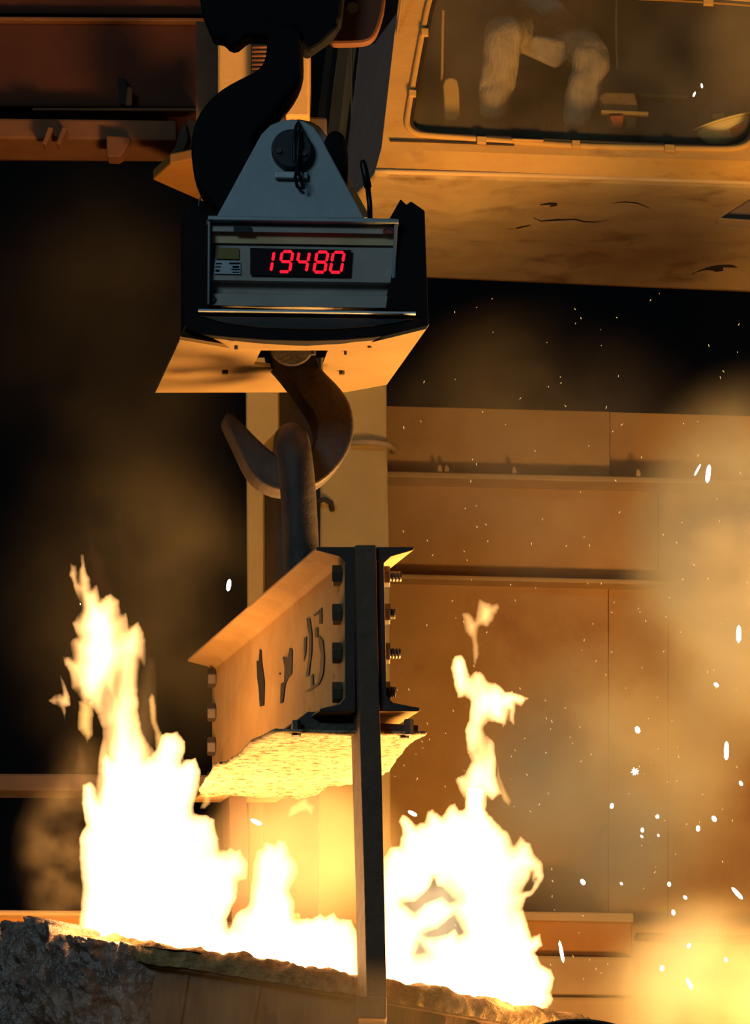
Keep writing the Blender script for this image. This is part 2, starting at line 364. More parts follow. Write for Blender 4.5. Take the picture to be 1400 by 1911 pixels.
MB().tube([U(x, y, TY-.06+d) for x, y, d in ((567, 352, .03), (560, 330, 0), (549, 300, 0), (549, 260, 0), (553, 236, .02), (557, 226, .05), (560, 236, .02), (558, 260, 0), (555, 310, 0), (551, 332, .02), (555, 348, .04), (562, 354, .045))], .0055, 8).build('retaining_cable', M['rubber'], s, smooth=True)
MB().tube([U(691, 420, TY+.05), U(690, 380, TY+.05), U(686, 345, TY+.05)], .0085, 12).build('antenna_base', M['rubber'], s, smooth=True)
MB().tube([U(687, 350, TY+.05), U(682, 325, TY+.05), U(678, 306, TY+.05), U(676.5, 299, TY+.05)], [.012, .0115, .011, .006], 12).build('antenna', M['rubber'], s, smooth=True)
# casing: stacked facets of the front
rows = [(404.5, SY, 390, 741), (412, SY-.004, 390, 742), (413, SY+.02, 394, 738), (433, SY+.015, 394, 738), (434.5, SY+.034, 394, 737), (455, SY+.05, 393, 735), (456.5, SY+.055, 391, 734),
        (524, SY+.045, 389, 730), (529, SY+.075, 390, 729), (548, SY+.085, 389, 725), (549.5, SY+.06, 388, 723), (571, SY+.06, 388, 722)]
mb = MB(); vs = []
for (y, Y, x0, x1) in rows: vs += [U(x0, y-1.5, Y), U(x1, y+3.5, Y)]
n = len(rows)
back = []
for (y, Y, x0, x1) in rows: q0, q1 = U(x0, y-1.5, Y), U(x1, y+3.5, Y); back += [q0+DS*(SY+.30-q0.y), q1+DS*(SY+.30-q1.y)]
fs = [(2*i, 2*i+1, 2*i+3, 2*i+2) for i in range(n-1)]
fs += [(2*n+2*i, 2*n+2*i+2, 2*n+2*i+3, 2*n+2*i+1) for i in range(n-1)]
for i in range(n-1):
    fs += [(2*i, 2*i+2, 2*n+2*i+2, 2*n+2*i), (2*i+1, 2*n+2*i+1, 2*n+2*i+3, 2*i+3)]
fs += [(0, 2*n, 2*n+1, 1), (2*n-2, 2*n-1, 4*n-1, 4*n-2)]
case = mk('casing', vs+back, fs, M['case'], s)
MB().prism([U(395, 433, SY+.036), U(737, 438, SY+.036), U(734, 458, SY+.046), U(394, 453, SY+.046)], Vector((0, -.003, -.001))).build('casing_band_firelit', M['case_band_firelit'], s)
MB().prism([U(388, 402, SY-.012), U(744, 408, SY-.012), U(744, 416, SY-.012), U(388, 410.5, SY-.012)], (0, .25, 0)).build('casing_lid', M['case_edge'], s, bevel=.003)
MB().prism([U(736, 414, SY-.002), U(743, 414, SY-.002), U(738, 520, SY+.03), U(731, 520, SY+.03)], (0, .05, 0)).build('side_trim', M['case_edge'], s, bevel=.003)
MB().prism([U(388, 412, SY-.002), U(393, 412, SY-.002), U(391, 568, SY+.03), U(387, 568, SY+.03)], (0, .05, 0)).build('side_trim', M['case_edge'], s, bevel=.003)
FP = U(560, 490, SY+.045); FN = (U(560, 456, SY+.053)-U(560, 524, SY+.043)).cross(Vector((1, 0, 0))).normalized()
if FN.y > 0: FN = -FN
def face(px, py, off=0): return onplane(px, py, FP+FN*off, FN)
def fpoly(pts, off, th): return MB().prism([face(x, y, off) for x, y in pts], FN*th)
disp = fpoly([(467, 463.5), (656, 467.5), (653, 516), (467, 513)], .004, .004).build('display', M['display'], s)
# seven-segment readout 19480
def digit(ch, bl, br, yt, yb, sl):
    segs = {'a': 1, 'b': 1, 'c': 1, 'd': 1, 'e': 1, 'f': 1, 'g': 1}
    on = {'1': 'bc', '9': 'abcdfg', '4': 'bcfg', '8': 'abcdefg', '0': 'abcdef'}[ch]
    ym = (yt+yb)/2; t = 2.7; g_ = 1.1
    def P(u, y): return (bl+(br-bl)*u + sl*(yb-y)/(yb-yt), y+.012*(bl+(br-bl)*u-560))
    def H(y): return [P(0, y), P(1, y)]
    m = MB()
    lines = {'a': (P(0, yt), P(1, yt)), 'g': (P(0, ym), P(1, ym)), 'd': (P(0, yb), P(1, yb)), 'f': (P(0, yt), P(0, ym)), 'b': (P(1, yt), P(1, ym)), 'e': (P(0, ym), P(0, yb)), 'c': (P(1, ym), P(1, yb))}
    for k in on:
        (x0, y0), (x1, y1) = lines[k]; dx, dy = x1-x0, y1-y0; l = math.hypot(dx, dy); dx /= l; dy /= l
        x0 += dx*g_; y0 += dy*g_; x1 -= dx*g_; y1 -= dy*g_; nx, ny = -dy*t, dx*t
        pts = [(x0, y0), (x0+dx*t*.7+nx, y0+dy*t*.7+ny), (x1-dx*t*.7+nx, y1-dy*t*.7+ny), (x1, y1), (x1-dx*t*.7-nx, y1-dy*t*.7-ny), (x0+dx*t*.7-nx, y0+dy*t*.7-ny)]
        m.prism([face(x, y, .0085) for x, y in pts], FN*.001)
    o = m.build('digit', M['led'], disp); o['label'] = 'glowing red digit '+ch
for ch, bl, br in (('1', 482, 505.5), ('9', 520.5, 540.5), ('4', 552, 571.5), ('8', 585.5, 606), ('0', 616, 636.5)):
    digit(ch, bl, br, 470, 507.5, 6.5)
fpoly([(404, 462), (446, 463), (446, 484), (404, 483)], .0005, .001).build('yellow_label', M['yellow'], s)
lab = fpoly([(401, 486), (449, 487), (449, 512), (400, 511)], .0005, .001).build('data_label', M['case_edge'], s)
for x0, x1, y0, y1 in ((403, 414, 491, 493), (428, 448, 490, 493), (402, 412, 497, 499), (434, 446, 496, 500), (402, 410, 503, 507), (432, 448, 502, 504), (434, 447, 507, 509)):
    fpoly([(x0, y0), (x1, y0), (x1, y1), (x0, y1)], .002, .0008).build('print_line', M['shield_black'], lab)
UPn = Vector((0, -1, 0))
MB().prism(px_poly([(436, 422.5), (469, 423.5), (471, 434), (436, 433)], SY+.012), (0, -.003, 0)).build('black_sticker', M['rubber'], s)
MB().prism(px_poly([(714, 425), (733, 425), (734, 436), (715, 436)], SY+.012), (0, -.002, 0)).build('logo_sticker', M['red'], s)
MB().prism(px_poly([(718, 425), (730, 425), (732, 429), (729, 429), (728, 427), (720, 427), (719, 431), (717, 431)], SY+.0095), (0, -.002, 0)).build('logo_mark', M['pin'], s)
MB().prism(px_poly([(388, 549), (398, 549), (403, 556), (400, 563), (393, 566), (388, 564)], SY+.055), (0, -.004, 0)).build('cable_gland', M['pin'], s)
# black side shields, skirt and bottom heat shield
def shield(pts, Y, depth, name='side_shield'):
    return MB().prism(px_poly(pts, Y), DS*depth).build(name, M['shield_black'], s, bevel=.003)
shield([(345, 390), (360, 384), (391, 398), (391, 575), (372, 580), (345, 614)], SY+.06, .12)
shield([(743, 404), (728, 411), (748, 371), (759, 382), (767, 375), (793, 393), (800, 606), (776, 585), (722, 574), (734, 500)], SY+.03, .55)
MB().tube([U(371, 384, SY+.15), U(372, 374, SY+.15), U(376, 366, SY+.15)], .003, 6).build('wire_end', M['rubber'], s)
sk = [(345, 612), (372, 579), (776, 586), (801, 606), (794, 613), (760, 621), (700, 630), (640, 635), (580, 637), (500, 635), (430, 630), (372, 624)]
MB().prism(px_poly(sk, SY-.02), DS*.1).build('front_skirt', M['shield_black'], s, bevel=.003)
MB().prism(px_poly([(372, 590), (772, 595), (740, 603), (690, 609), (620, 614), (560, 614), (480, 611), (420, 603)], SY-.026), (0, .01, 0)).build('skirt_lens', M['pin'], s, bevel=.002)
MB().prism(px_poly([(370, 576.5), (776, 582), (776, 585.5), (370, 580)], SY-.045), (0, .06, 0)).build('skirt_edge', M['lit_line'], s)
zb = U(580, 632, SY).z
fr = [(345, 612), (372, 624), (430, 630), (500, 634), (580, 636), (640, 634), (700, 629), (760, 620), (794, 612), (801, 606)]
# shallow dished underside: front lip slopes to the flat plate
lipb = [(336, 634), (363, 646), (430, 650), (500, 651), (580, 651), (640, 650), (700, 648), (760, 640), (786, 627), (796, 614)]
fl = [U(x, y, SY-.005) for x, y in fr]; ll = [U(x, y, SY+.06) for x, y in lipb]
m = MB(); k = len(fl)
m.add(fl+ll+[v+Vector((0, .02, .012)) for v in fl]+[v+Vector((0, .01, .012)) for v in ll],
      [(i, i+1, k+i+1, k+i) for i in range(k-1)]+[(2*k+i, 3*k+i, 3*k+i+1, 2*k+i+1) for i in range(k-1)]+[(i, 2*k+i, 2*k+i+1, i+1) for i in range(k-1)]+[(k+i, k+i+1, 3*k+i+1, 3*k+i) for i in range(k-1)]+[(0, k, 3*k, 2*k), (k-1, 3*k-1, 4*k-1, 2*k-1)])
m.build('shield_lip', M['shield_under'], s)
zp = U(500, 651, SY+.06).z
bl = [(x, y) for x, y in lipb]
under = [onz(290, 733, zp), onz(646, 731, zp), onz(722, 718, zp), onz(796, 614, zp)]
under = [U(336, 634, SY+.06)]+ll[1:-1]+[U(796, 614, SY+.06), U(722, 718, 13.27), U(646, 732, 13.3), U(290, 733, 13.3)]
def hit(poly, c, an):
    dx, dy = math.cos(an), math.sin(an); best = 0
    for i in range(len(poly)):
        (x0, y0), (x1, y1) = poly[i], poly[(i+1) % len(poly)]
        ex, ey = x1-x0, y1-y0; den = dx*ey-dy*ex
        if abs(den) < 1e-9: continue
        t = ((x0-c[0])*ey-(y0-c[1])*ex)/den; u_ = ((x0-c[0])*dy-(y0-c[1])*dx)/den
        if t > 0 and -1e-6 <= u_ <= 1+1e-6: best = max(best, t)
    return (c[0]+dx*best, c[1]+dy*best)
HOLE = [(487, 654), (474, 680), (504, 684), (530, 708), (604, 708), (602, 680), (612, 654)]
OUTP = [(336, 634), (363, 646), (430, 650), (580, 651), (640, 650), (700, 648), (760, 640), (796, 614), (722, 718), (646, 732), (290, 733)]
hc_ = (555, 675)
an_ = sorted(set([math.atan2(y-hc_[1], x-hc_[0]) for x, y in HOLE+OUTP]+[-math.pi+i*math.pi/24 for i in range(48)]))
PU0, PU1, PU2 = U(430, 650, SY+.06), U(290, 733, 13.3), U(722, 718, 13.27)
PUN = (PU1-PU0).cross(PU2-PU0).normalized()
def upt(px, py, off=0): return onplane(px, py, PU0, PUN)-Vector((0, 0, off))
A_ = [upt(*hit(OUTP, hc_, t)) for t in an_]; B_ = [upt(*hit(HOLE, hc_, t)) for t in an_]; k = len(an_); V_ = Vector((0, 0, .01))
m = MB(); m.add(A_+B_+[v+V_ for v in A_]+[v+V_ for v in B_],
   [(i, (i+1) % k, k+(i+1) % k, k+i) for i in range(k)]+[(2*k+i, 3*k+i, 3*k+(i+1) % k, 2*k+(i+1) % k) for i in range(k)]+[(k+i, k+(i+1) % k, 3*k+(i+1) % k, 3*k+i) for i in range(k)]+[(i, 2*k+i, 2*k+(i+1) % k, (i+1) % k) for i in range(k)])
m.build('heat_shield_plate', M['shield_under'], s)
def under_pt(px, py, off=.004):
    return upt(px, py, off)
for x, y, r in ((420, 691, .010), (638, 692, .009), (441, 645, .006), (690, 642, .006), (585, 655, .008), (645, 655, .005)):
    q = under_pt(x, y, 0); MB().hexp(q, q-Vector((0, 0, .012)), r).build('shield_bolt', M['hook'], s)
MB().prism(px_poly([(392, 575), (722, 575), (722, 606), (392, 606)], SY+.1), DS*.42).build('inner_housing', M['shield_black'], s)

# ------------------------------------------------------------------ lower hook with its eye
LH = [(526, 693), (505, 670), (500, 640), (590, 640), (594, 668), (598, 682), (606, 694), (626, 713), (644, 734), (657, 760), (662, 791), (659, 820), (648, 849), (630, 874), (611, 893), (589, 907), (560, 916), (532, 918), (506, 912), (482, 898), (462, 874), (441, 827), (421, 786), (420, 774), (426, 769), (436, 773), (455, 791), (476, 813), (497, 833), (516, 849), (544, 857), (570, 850), (585, 834), (593, 813), (591, 788), (580, 766), (562, 741), (544, 716)]
lh = empty('crane_hook', U(545, 918, AX), 'brown forged hook under the scale, its open tip pointing left', 'hook')
MB().prism(px_poly(rounded(LH, 1), AX-.06), Vector((-.018, .12, 0))).build('hook_body', M['hook'], lh, bevel=.016, seg=3)
MB().cyl(U(545, 640, AX-.11), U(545, 640, AX+.09)+Vector((-.02, 0, 0)), .072, 40).build('eye_boss', M['hook'], lh, bevel=.006)
q = U(624, 842, AX-.06); MB().cyl(q, q+Vector((0, -.003, 0)), .009, 14).build('stamp_mark', M['column_dark'], lh)

# ------------------------------------------------------------------ lifting beam
BN = 12.0
NL = U(590, 1022, BN); FL_ = onz(350, 1230, NL.z); BV = FL_-NL; BL = BV.length; BD = BV.normalized(); BP = Vector((BD.y, -BD.x, 0))
beam = empty('lifting_beam', U(683, 1328, BN)+BV*.5, 'steel double-channel lifting beam with flaking 25 paint above the fire', 'lifting beam')
CL = [(590, 1020.5), (664, 1020.5), (664, 1328), (596, 1328), (598, 1322), (634, 1314), (644, 1302), (643, 1048), (633, 1038), (590, 1027)]
CR = [(702, 1020.5), (774, 1020.5), (772, 1027), (730, 1039), (717, 1051), (722, 1298), (734, 1311), (785, 1321), (783, 1328), (708, 1328)]
def channel(prof):
    pts = px_poly(prof, BN); n = len(pts); m = MB(); m.prism(pts, BV)
    o = m.build('channel', M['beam'], beam, bevel=.003)
    o.data.materials.append(M['beam_end_shaded'])
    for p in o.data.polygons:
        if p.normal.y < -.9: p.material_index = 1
    return o
channel(CL); channel(CR)
def bolt_set(off, full=True):
    for (lx, ly, rx_, ry_, thr) in ((634, 1068, 732, 1070, 15), (637, 1141, 733, 1140, 3), (638, 1213, 735, 1214, 13), (641, 1287, 738, 1286, 4)):
        bo = BD*.05+off
        a0 = U(643, ly, BN)+bo; b0 = U(719, ry_, BN)+bo
        m = MB(); m.hexp(a0+Vector((.005, 0, 0)), a0+Vector((-.024, 0, 0)), .031)
        hd = m.build('bolt', M['bolt'], beam, bevel=.003)
        m = MB(); m.hexp(b0, b0+Vector((.026, 0, 0)), .031); m.build('nut', M['bolt'], hd, bevel=.003)
        m = MB()
        path, rr = [], []
        for k in range(9): path.append(b0+Vector((.02+k*thr/653/8+.002*k, 0, 0))); rr.append(.016 if k % 2 else .0135)
        m.tube(path, rr, 14).build('thread', M['bolt'], hd)
bolt_set(Vector()); bolt_set(BV-BD*.10)
# flaking stencil paint on the left web
WP = U(643.5, 1150, BN); WN = -BP
def cp(x, y): return 320+x/2.692, 990+y/2.692
strokes = [[(445, 595), (452, 600), (455, 660), (463, 720), (468, 760), (465, 880), (445, 885), (440, 800), (432, 740), (429, 655), (440, 655)],
 [(560, 635), (585, 640), (595, 590), (608, 600), (605, 720), (585, 745), (572, 775), (560, 865), (547, 870), (551, 770), (567, 760), (570, 690)],
 [(680, 440), (697, 445), (707, 520), (706, 610), (690, 730), (676, 735), (690, 640), (693, 530), (682, 470)], [(668, 540), (680, 533), (677, 610), (667, 658), (666, 580)],
 [(715, 425), (757, 388), (757, 468), (744, 470), (745, 418), (720, 432)], [(722, 488), (738, 488), (735, 538), (722, 537)],
 [(740, 528), (762, 555), (769, 640), (763, 720), (746, 765), (733, 772), (748, 700), (752, 620), (740, 565)], [(672, 810), (702, 788), (700, 728), (712, 722), (712, 778), (742, 765), (742, 774), (692, 806)], [(540, 716), (550, 717), (549, 724), (540, 723)]]
for st in strokes:
    MB().prism([onplane(*cp(x, y), WP+WN*.002, WN) for x, y in st], WN*.0012).build('paint_flake', M['paint_dark'], beam)
# spacers and ragged scorched heat shield under the beam
zs = U(655, 1363, BN).z; z2 = U(655, 1330, BN).z
m = MB(); m.prism(px_poly([(551, 1349), (664, 1349), (664, 1366), (551, 1362)], BN+.05), BD*.06); m.build('spacer_bar', M['hook'], beam, bevel=.003)
m = MB(); m.prism(px_poly([(708, 1349), (781, 1353), (781, 1367), (708, 1366)], BN+.05), BD*.06); m.build('spacer_bar', M['hook'], beam, bevel=.003)
m = MB(); m.prism(px_poly([(575, 1328), (664, 1328), (664, 1352), (545, 1352)], BN+.10), BD*1.2); m.build('packing_plate', M['hook'], beam, bevel=.003)
for x, y in ((553, 1354), (763, 1352)):
    q = U(x, y, BN+.03); MB().hexp(q+Vector((0, 0, -.03)), q+Vector((0, 0, .014)), .014).build('shield_bolt', M['bolt'], beam)
for x, y in ((553, 1376), (755, 1378)):
    q = onz(x, y, zs-.012); MB().hexp(q, q+Vector((0, 0, .012)), .014).build('shield_bolt', M['bolt'], beam)
for x in (640, 690): MB().cyl(U(x, 1326, BN+.25), U(x, 1366, BN+.25), .016, 12).build('hanger_stud', M['bolt'], beam)
hs = [(513, 1362), (560, 1364), (640, 1366), (720, 1367), (798, 1368), (784, 1375), (770, 1383), (760, 1391), (752, 1400), (744, 1412), (735, 1423), (726, 1436), (716, 1443), (700, 1452), (680, 1458), (655, 1461), (630, 1464), (612, 1467), (598, 1477), (585, 1485), (565, 1487), (548, 1492), (536, 1487), (500, 1488), (470, 1487), (420, 1487), (376, 1488), (372, 1476), (384, 1455), (398, 1430), (412, 1424), (422, 1420), (438, 1414), (452, 1402), (466, 1384), (485, 1376)]
# densify and jitter the ragged rim, then fan-grid it with wavy sag
hp = []
for i in range(len(hs)):
    a_, b_ = hs[i], hs[(i+1) % len(hs)]
    for t in (0, .33, .66):
        x, y = a_[0]+(b_[0]-a_[0])*t, a_[1]+(b_[1]-a_[1])*t
        j = 0 if i < 4 else 1.6
        hp.append((x+random.uniform(-j, j), y+random.uniform(-j, j)*.6))
cx0, cy0 = 590, 1425
RINGS = 14; K = len(hp); vs = []
def hsv(x, y):
    q = onz(x, y, zs)
    t = max(0, min(1, (y-1372)/110)); wv = noise.noise(Vector((x*.02, y*.05, 2)))*.012*t+noise.noise(Vector((x*.08, y*.2, 5)))*.006*t
    return q+Vector((0, 0, wv-.0*t))
for r_ in range(1, RINGS+1):
    f = r_/RINGS
    vs += [hsv(cx0+(x-cx0)*f, cy0+(y-cy0)*f) for x, y in hp]
cidx = len(vs); vs.append(hsv(cx0, cy0)); fs = []
for r_ in range(RINGS-1): fs += [(r_*K+i, r_*K+(i+1) % K, (r_+1)*K+(i+1) % K, (r_+1)*K+i) for i in range(K)]
fs += [(cidx, (i+1) % K, i) for i in range(K)]
o = mk('heat_shield', vs, fs, M['scorched'], beam, smooth=True)
sm = o.modifiers.new('s', 'SOLIDIFY'); sm.thickness = .008; sm.offset = 0

# hangers: flat bars sandwiched between the channels
HG = [(664, 1019.5), (702, 1019.5), (705, 1180), (709, 1330), (713, 1440), (717, 1640), (722, 1866), (685, 1866), (680, 1640), (674, 1440), (671, 1330), (667, 1180)]
hn = MB().prism([v+Vector((0, -.02, 0)) for v in px_poly(HG, BN)], BD*.11).build('hanger_bar', M['hanger'], bevel=.003, origin=U(703, 1866, BN))
tag(hn, 'long dark flat hanger bar at the near end of the lifting beam', 'hanger bar')
hf = hn.copy(); COL.objects.link(hf); hf.location = hn.location+BV-BD*.08
tag(hf, 'pale far hanger bar dropping into the flames at the far end of the beam', 'hanger bar')

# ring / bail over the hook
AXP = [(566, 1118, 12.70), (563, 1050, 12.70), (560, 980, 12.70), (556, 910, 12.70), (551, 860, 12.71), (547, 836, 12.75), (545, 824, 12.83), (544, 820, 12.93), (543, 826, 13.04), (541, 842, 13.11), (541, 880, 13.14), (543, 950, 13.15), (547, 1100, 13.15)]
rp = smooth_loop([U(*a_) for a_ in AXP], 2, closed=False)
rg = empty('lifting_link', U(555, 1115, 12.92), 'thick round-bar lifting link hung over the brown hook', 'link')
MB().tube(rp, .054, 24).build('bar', M['ring'], rg, smooth=True)
MB().box(U(556, 1112, 12.92)-Vector((0, 0, .0)), (.05, 0, 0), BD*.32, (0, 0, .025)).build('foot_lug', M['ring'], rg, bevel=.006)

# ------------------------------------------------------------------ ladle
LC = U(580, 1840, 13.0)
ti = math.radians(9.2); tj = math.radians(3)
RH = Vector((math.cos(ti), 0, -math.sin(ti)))
YH = Vector((0, math.cos(tj), math.sin(tj))); YH = (YH-RH*YH.dot(RH)).normalized()
AH = RH.cross(YH).normalized()
RX, RY = .925, .80
def LP(phi, sx, h, ex=0): return LC+RH*(RX*sx+ex)*math.cos(phi)+YH*(RY*sx+ex)*math.sin(phi)+AH*h
ladle = empty('ladle', LP(-math.pi/2, .0, -1.3), 'slag-crusted steel ladle full of burning molten metal along the bottom', 'ladle')
prof = [(.84, -.35), (.86, -.05), (.88, 0), (1, 0), (1.012, -.012), (1.012, -.046), (.985, -.05), (.978, -.3), (.96, -.7), (.94, -1.25), (0.02, -1.3)]
N_ = 160; vs = []; fs = []
for sx, h in prof: vs += [LP(2*math.pi*k/N_, sx, h) for k in range(N_)]
for i in range(len(prof)-1): fs += [(i*N_+k, i*N_+(k+1) % N_, (i+1)*N_+(k+1) % N_, (i+1)*N_+k) for k in range(N_)]
mk('shell', vs, fs, M['shell'], ladle)
vs = [LP(2*math.pi*k/N_, .865, -.04) for k in range(N_)]+[LP(0, 0, -.04)]
mk('molten_pool', vs, [(k, (k+1) % N_, N_) for k in range(N_)], M['molten'], ladle)
# crust along the rim
NC = 900; sec = [(.87, -.01), (.89, .012), (.93, .022), (.97, .02), (1.0, .012), (1.02, 0), (1.03, -.02), (1.026, -.04)]
vs = []
for k in range(NC):
    ph = 2*math.pi*k/NC
    for j, (sx, h) in enumerate(sec):
        p = LP(ph, sx, h)
        a1 = noise.fractal(p*14, 1, 2, 4)*.016+noise.noise(p*60)*.006
        vs.append(p+AH*max(-.012, a1)*(1 if 0 < j < 7 else .3)+(p-LC).normalized()*noise.noise(p*30+Vector((9, 0, 0)))*.008)
ns = len(sec)
mk('rim_crust', vs, [(k*ns+j, k*ns+j+1, ((k+1) % NC)*ns+j+1, ((k+1) % NC)*ns+j) for k in range(NC) for j in range(ns-1)], M['crust'], ladle, smooth=True)['kind'] = 'stuff'
# slag lip with frozen drips on the left
NA, NB = 420, 150; vs = []
p0, p1 = math.pi*.80, math.pi*1.395
for k in range(NA):
    u = k/(NA-1); ph = p0+(p1-p0)*u
    fade = min(1, u/.1)*min(1, (1-u)/.22); fade = fade*fade*(3-2*fade)
    for j in range(NB):
        v = j/(NB-1)
        if v < .16: sx = .90+.13*(v/.16); h = .012; out = 0
        else: sx = 1.03*fade+.955*(1-fade); h = .012-(v-.16)/.84*.62; out = 1
        p = LP(ph, sx, h)
        arc = ph*RX
        d1 = noise.fractal(Vector((arc*7, h*2.2, 3)), 1, 2.1, 5)
        drip = 1-abs(noise.noise(Vector((arc*16+h*2.5, h*3.2, 1.7))))*2.2
        lump = noise.fractal(Vector((arc*20+h*7, h*9, 7)), 1, 2, 4)
        amp = .045+.04*d1+.035*drip+.046*lump+.016*noise.noise(Vector((arc*60+h*20, h*36, 4)))
        lowfade = 1 if v < .75 else max(0, 1-(v-.75)/.25)
        top = .04*math.exp(-((ph-math.pi*1.20)/.16)**2)
        rad = (LP(ph, 1, 0)-LC).normalized()
        rise = AH*(-.012+.022*lump+.02*d1+top)*fade*(1 if v < .16 else max(0, 1-(v-.16)/.12))
        vs.append(p+rad*(amp*out*fade*lowfade-.02*(1-fade)*out)+rise)
mk('slag_drips', vs, [(k*NB+j, k*NB+j+1, (k+1)*NB+j+1, (k+1)*NB+j) for k in range(NA-1) for j in range(NB-1)], M['slag'], ladle, smooth=True)['kind'] = 'stuff'
q = px_poly([(665, 1858), (722, 1860), (722, 1902), (665, 1900)], BN-.06)
MB().prism(q, (0, .2, 0)).build('trunnion_block', M['shell'], ladle, bevel=.006)
# vertical weld beads and band on the shell
for x in (815, 880, 970, 330, 465):
    q0 = None
    for ph_ in [math.pi+i*.004 for i in range(786)]:
        p = LP(ph_, .99, -.2)
        if p.x > U(x, 1880, 12.2).x: q0 = ph_; break
    if q0: MB().tube([LP(q0, .99, -.055), LP(q0, .985, -.3), LP(q0, .965, -.7)], .007, 8).build('weld_bead', M['shell'], ladle, smooth=True)
# dark rounded steel hood in front, lower right corner
hd = empty('steel_hood', U(1080, 2000, 11.3), 'dark rounded steel hood just peeping over the bottom edge right of centre', 'hood')
arc = [(1080+150*math.cos(t), 1990-86*math.sin(t)) for t in [math.pi*i/24 for i in range(25)]]
MB().prism(px_poly(arc, 11.3), (0, .35, 0)).build('hood_shell', M['block'], hd, bevel=.006)
MB().tube([U(x, y, 11.3) for x, y in arc], .004, 8).build('hood_edge', M['hook'], hd, smooth=True)

# receiving vessel on the floor and the stream poured into it (below the frame, lights the hall)
VX, VY, VZ = 1.9, 13.3, 1.9
rv = empty('receiving_vessel', (VX, VY, 0), 'open vessel taking the molten stream below the lower right corner', 'vessel')
prof = [(.72, VZ-.3), (.75, VZ+.06), (.9, VZ+.06), (.95, VZ-.05), (.92, 1), (.8, 0)]
vs = []; fs = []
for r_, h in prof: vs += [(VX+r_*math.cos(2*math.pi*k/64), VY+r_*math.sin(2*math.pi*k/64), h) for k in range(64)]
for i in range(len(prof)-1): fs += [(i*64+k, i*64+(k+1) % 64, (i+1)*64+(k+1) % 64, (i+1)*64+k) for k in range(64)]
mk('vessel_shell', vs, fs, M['shell'], rv)
vs = [(VX+.74*math.cos(2*math.pi*k/64), VY+.74*math.sin(2*math.pi*k/64), VZ) for k in range(64)]+[(VX, VY, VZ)]
mk('molten_pool', vs, [(k, (k+1) % 64, 64) for k in range(64)], M['molten_pour'], rv)
lip = LP(0, .98, -.0)
st = MB().tube([lip, lip+Vector((.1, .05, -.08)), lip+Vector((.25, .2, -.28)), Vector((VX-.45, VY, VZ))], [.04, .035, .03, .03], 10).build('molten_stream', M['molten_pour'], smooth=True)
tag(st, 'glowing stream of molten steel pouring off the right ladle lip', 'molten steel')

# ------------------------------------------------------------------ crane cab
KY = 17.0
cab = empty('crane_cab', U(1050, 540, KY+.6), 'orange-lit crane operator cab with a grimy window at the upper right', 'cab')
WIN = [(812, -14), (830, -20), (1150, -10), (1400, 4), (1420, 10), (1424, 30), (1424, 120), (1405, 236), (1397, 260), (1372, 273), (1320, 273), (1080, 263), (810, 250), (782, 246), (767, 232), (770, 208), (790, 100)]
WIN = rounded(WIN, 2)
OUT = [(757, -120), (1640, -90), (1640, 316), (1400, 300), (1050, 290), (712, 278), (744, 0)]
def hit(poly, c, an):
    dx, dy = math.cos(an), math.sin(an); best = 0
    for i in range(len(poly)):
        (x0, y0), (x1, y1) = poly[i], poly[(i+1) % len(poly)]
        ex, ey = x1-x0, y1-y0; den = dx*ey-dy*ex
        if abs(den) < 1e-9: continue
        t = ((x0-c[0])*ey-(y0-c[1])*ex)/den; u_ = ((x0-c[0])*dy-(y0-c[1])*dx)/den
        if t > 0 and -1e-6 <= u_ <= 1+1e-6: best = max(best, t)
    return (c[0]+dx*best, c[1]+dy*best)
cc = (1095, 125)
an = sorted(set([math.atan2(y-cc[1], x-cc[0]) for x, y in OUT+WIN]+[-math.pi+i*math.pi/60 for i in range(120)]))
inn = [hit(WIN, cc, t) for t in an]; out_ = [hit(OUT, cc, t) for t in an]; k = len(an)
vi = [U(x, y, KY) for x, y in inn]; vo = [U(x, y, KY) for x, y in out_]; D = Vector((0, .05, 0))
mk('front_frame', vo+vi+[v+D for v in vo]+[v+D for v in vi],
   [(i, (i+1) % k, k+(i+1) % k, k+i) for i in range(k)]+[(2*k+i, 3*k+i, 3*k+(i+1) % k, 2*k+(i+1) % k) for i in range(k)]+[(k+i, k+(i+1) % k, 3*k+(i+1) % k, 3*k+i) for i in range(k)]+[(i, 2*k+i, 2*k+(i+1) % k, (i+1) % k) for i in range(k)], M['cab'], cab)
def scl(pts, c, s_): 
    r_ = []
    for x, y in pts:
        d_ = math.hypot(x-c[0], y-c[1]); r_.append((x+(x-c[0])/d_*s_, y+(y-c[1])/d_*s_))
    return r_
MB().tube([U(x, y, KY-.004) for x, y in WIN], .0085, 8, closed=True).build('gasket', M['gasket'], cab, smooth=True)
MB().tube([U(x, y, KY-.002) for x, y in scl(WIN, cc, 9)], .014, 8, closed=True).build('window_rim', M['cab'], cab, smooth=True)
for x, y, sx, sy in ((793, 61, 7, 8), (770, 175, 7, 7), (899, 262, 9, 7), (1075, 269, 8, 7), (1250, 277, 10, 7), (1322, 4, 10, 7), (985, 262, 30, 2)):
    a_ = ppm(KY); MB().box(U(x, y, KY-.016), (sx/a_, 0, -sx/a_*.04), (0, .012, 0), (0, 0, sy/a_)).build('clip', M['cab'], cab, bevel=.004)
gl = mk('window_glass', [U(x, y, KY+.02) for x, y in inn], [tuple(range(k))], M['glass'], cab)
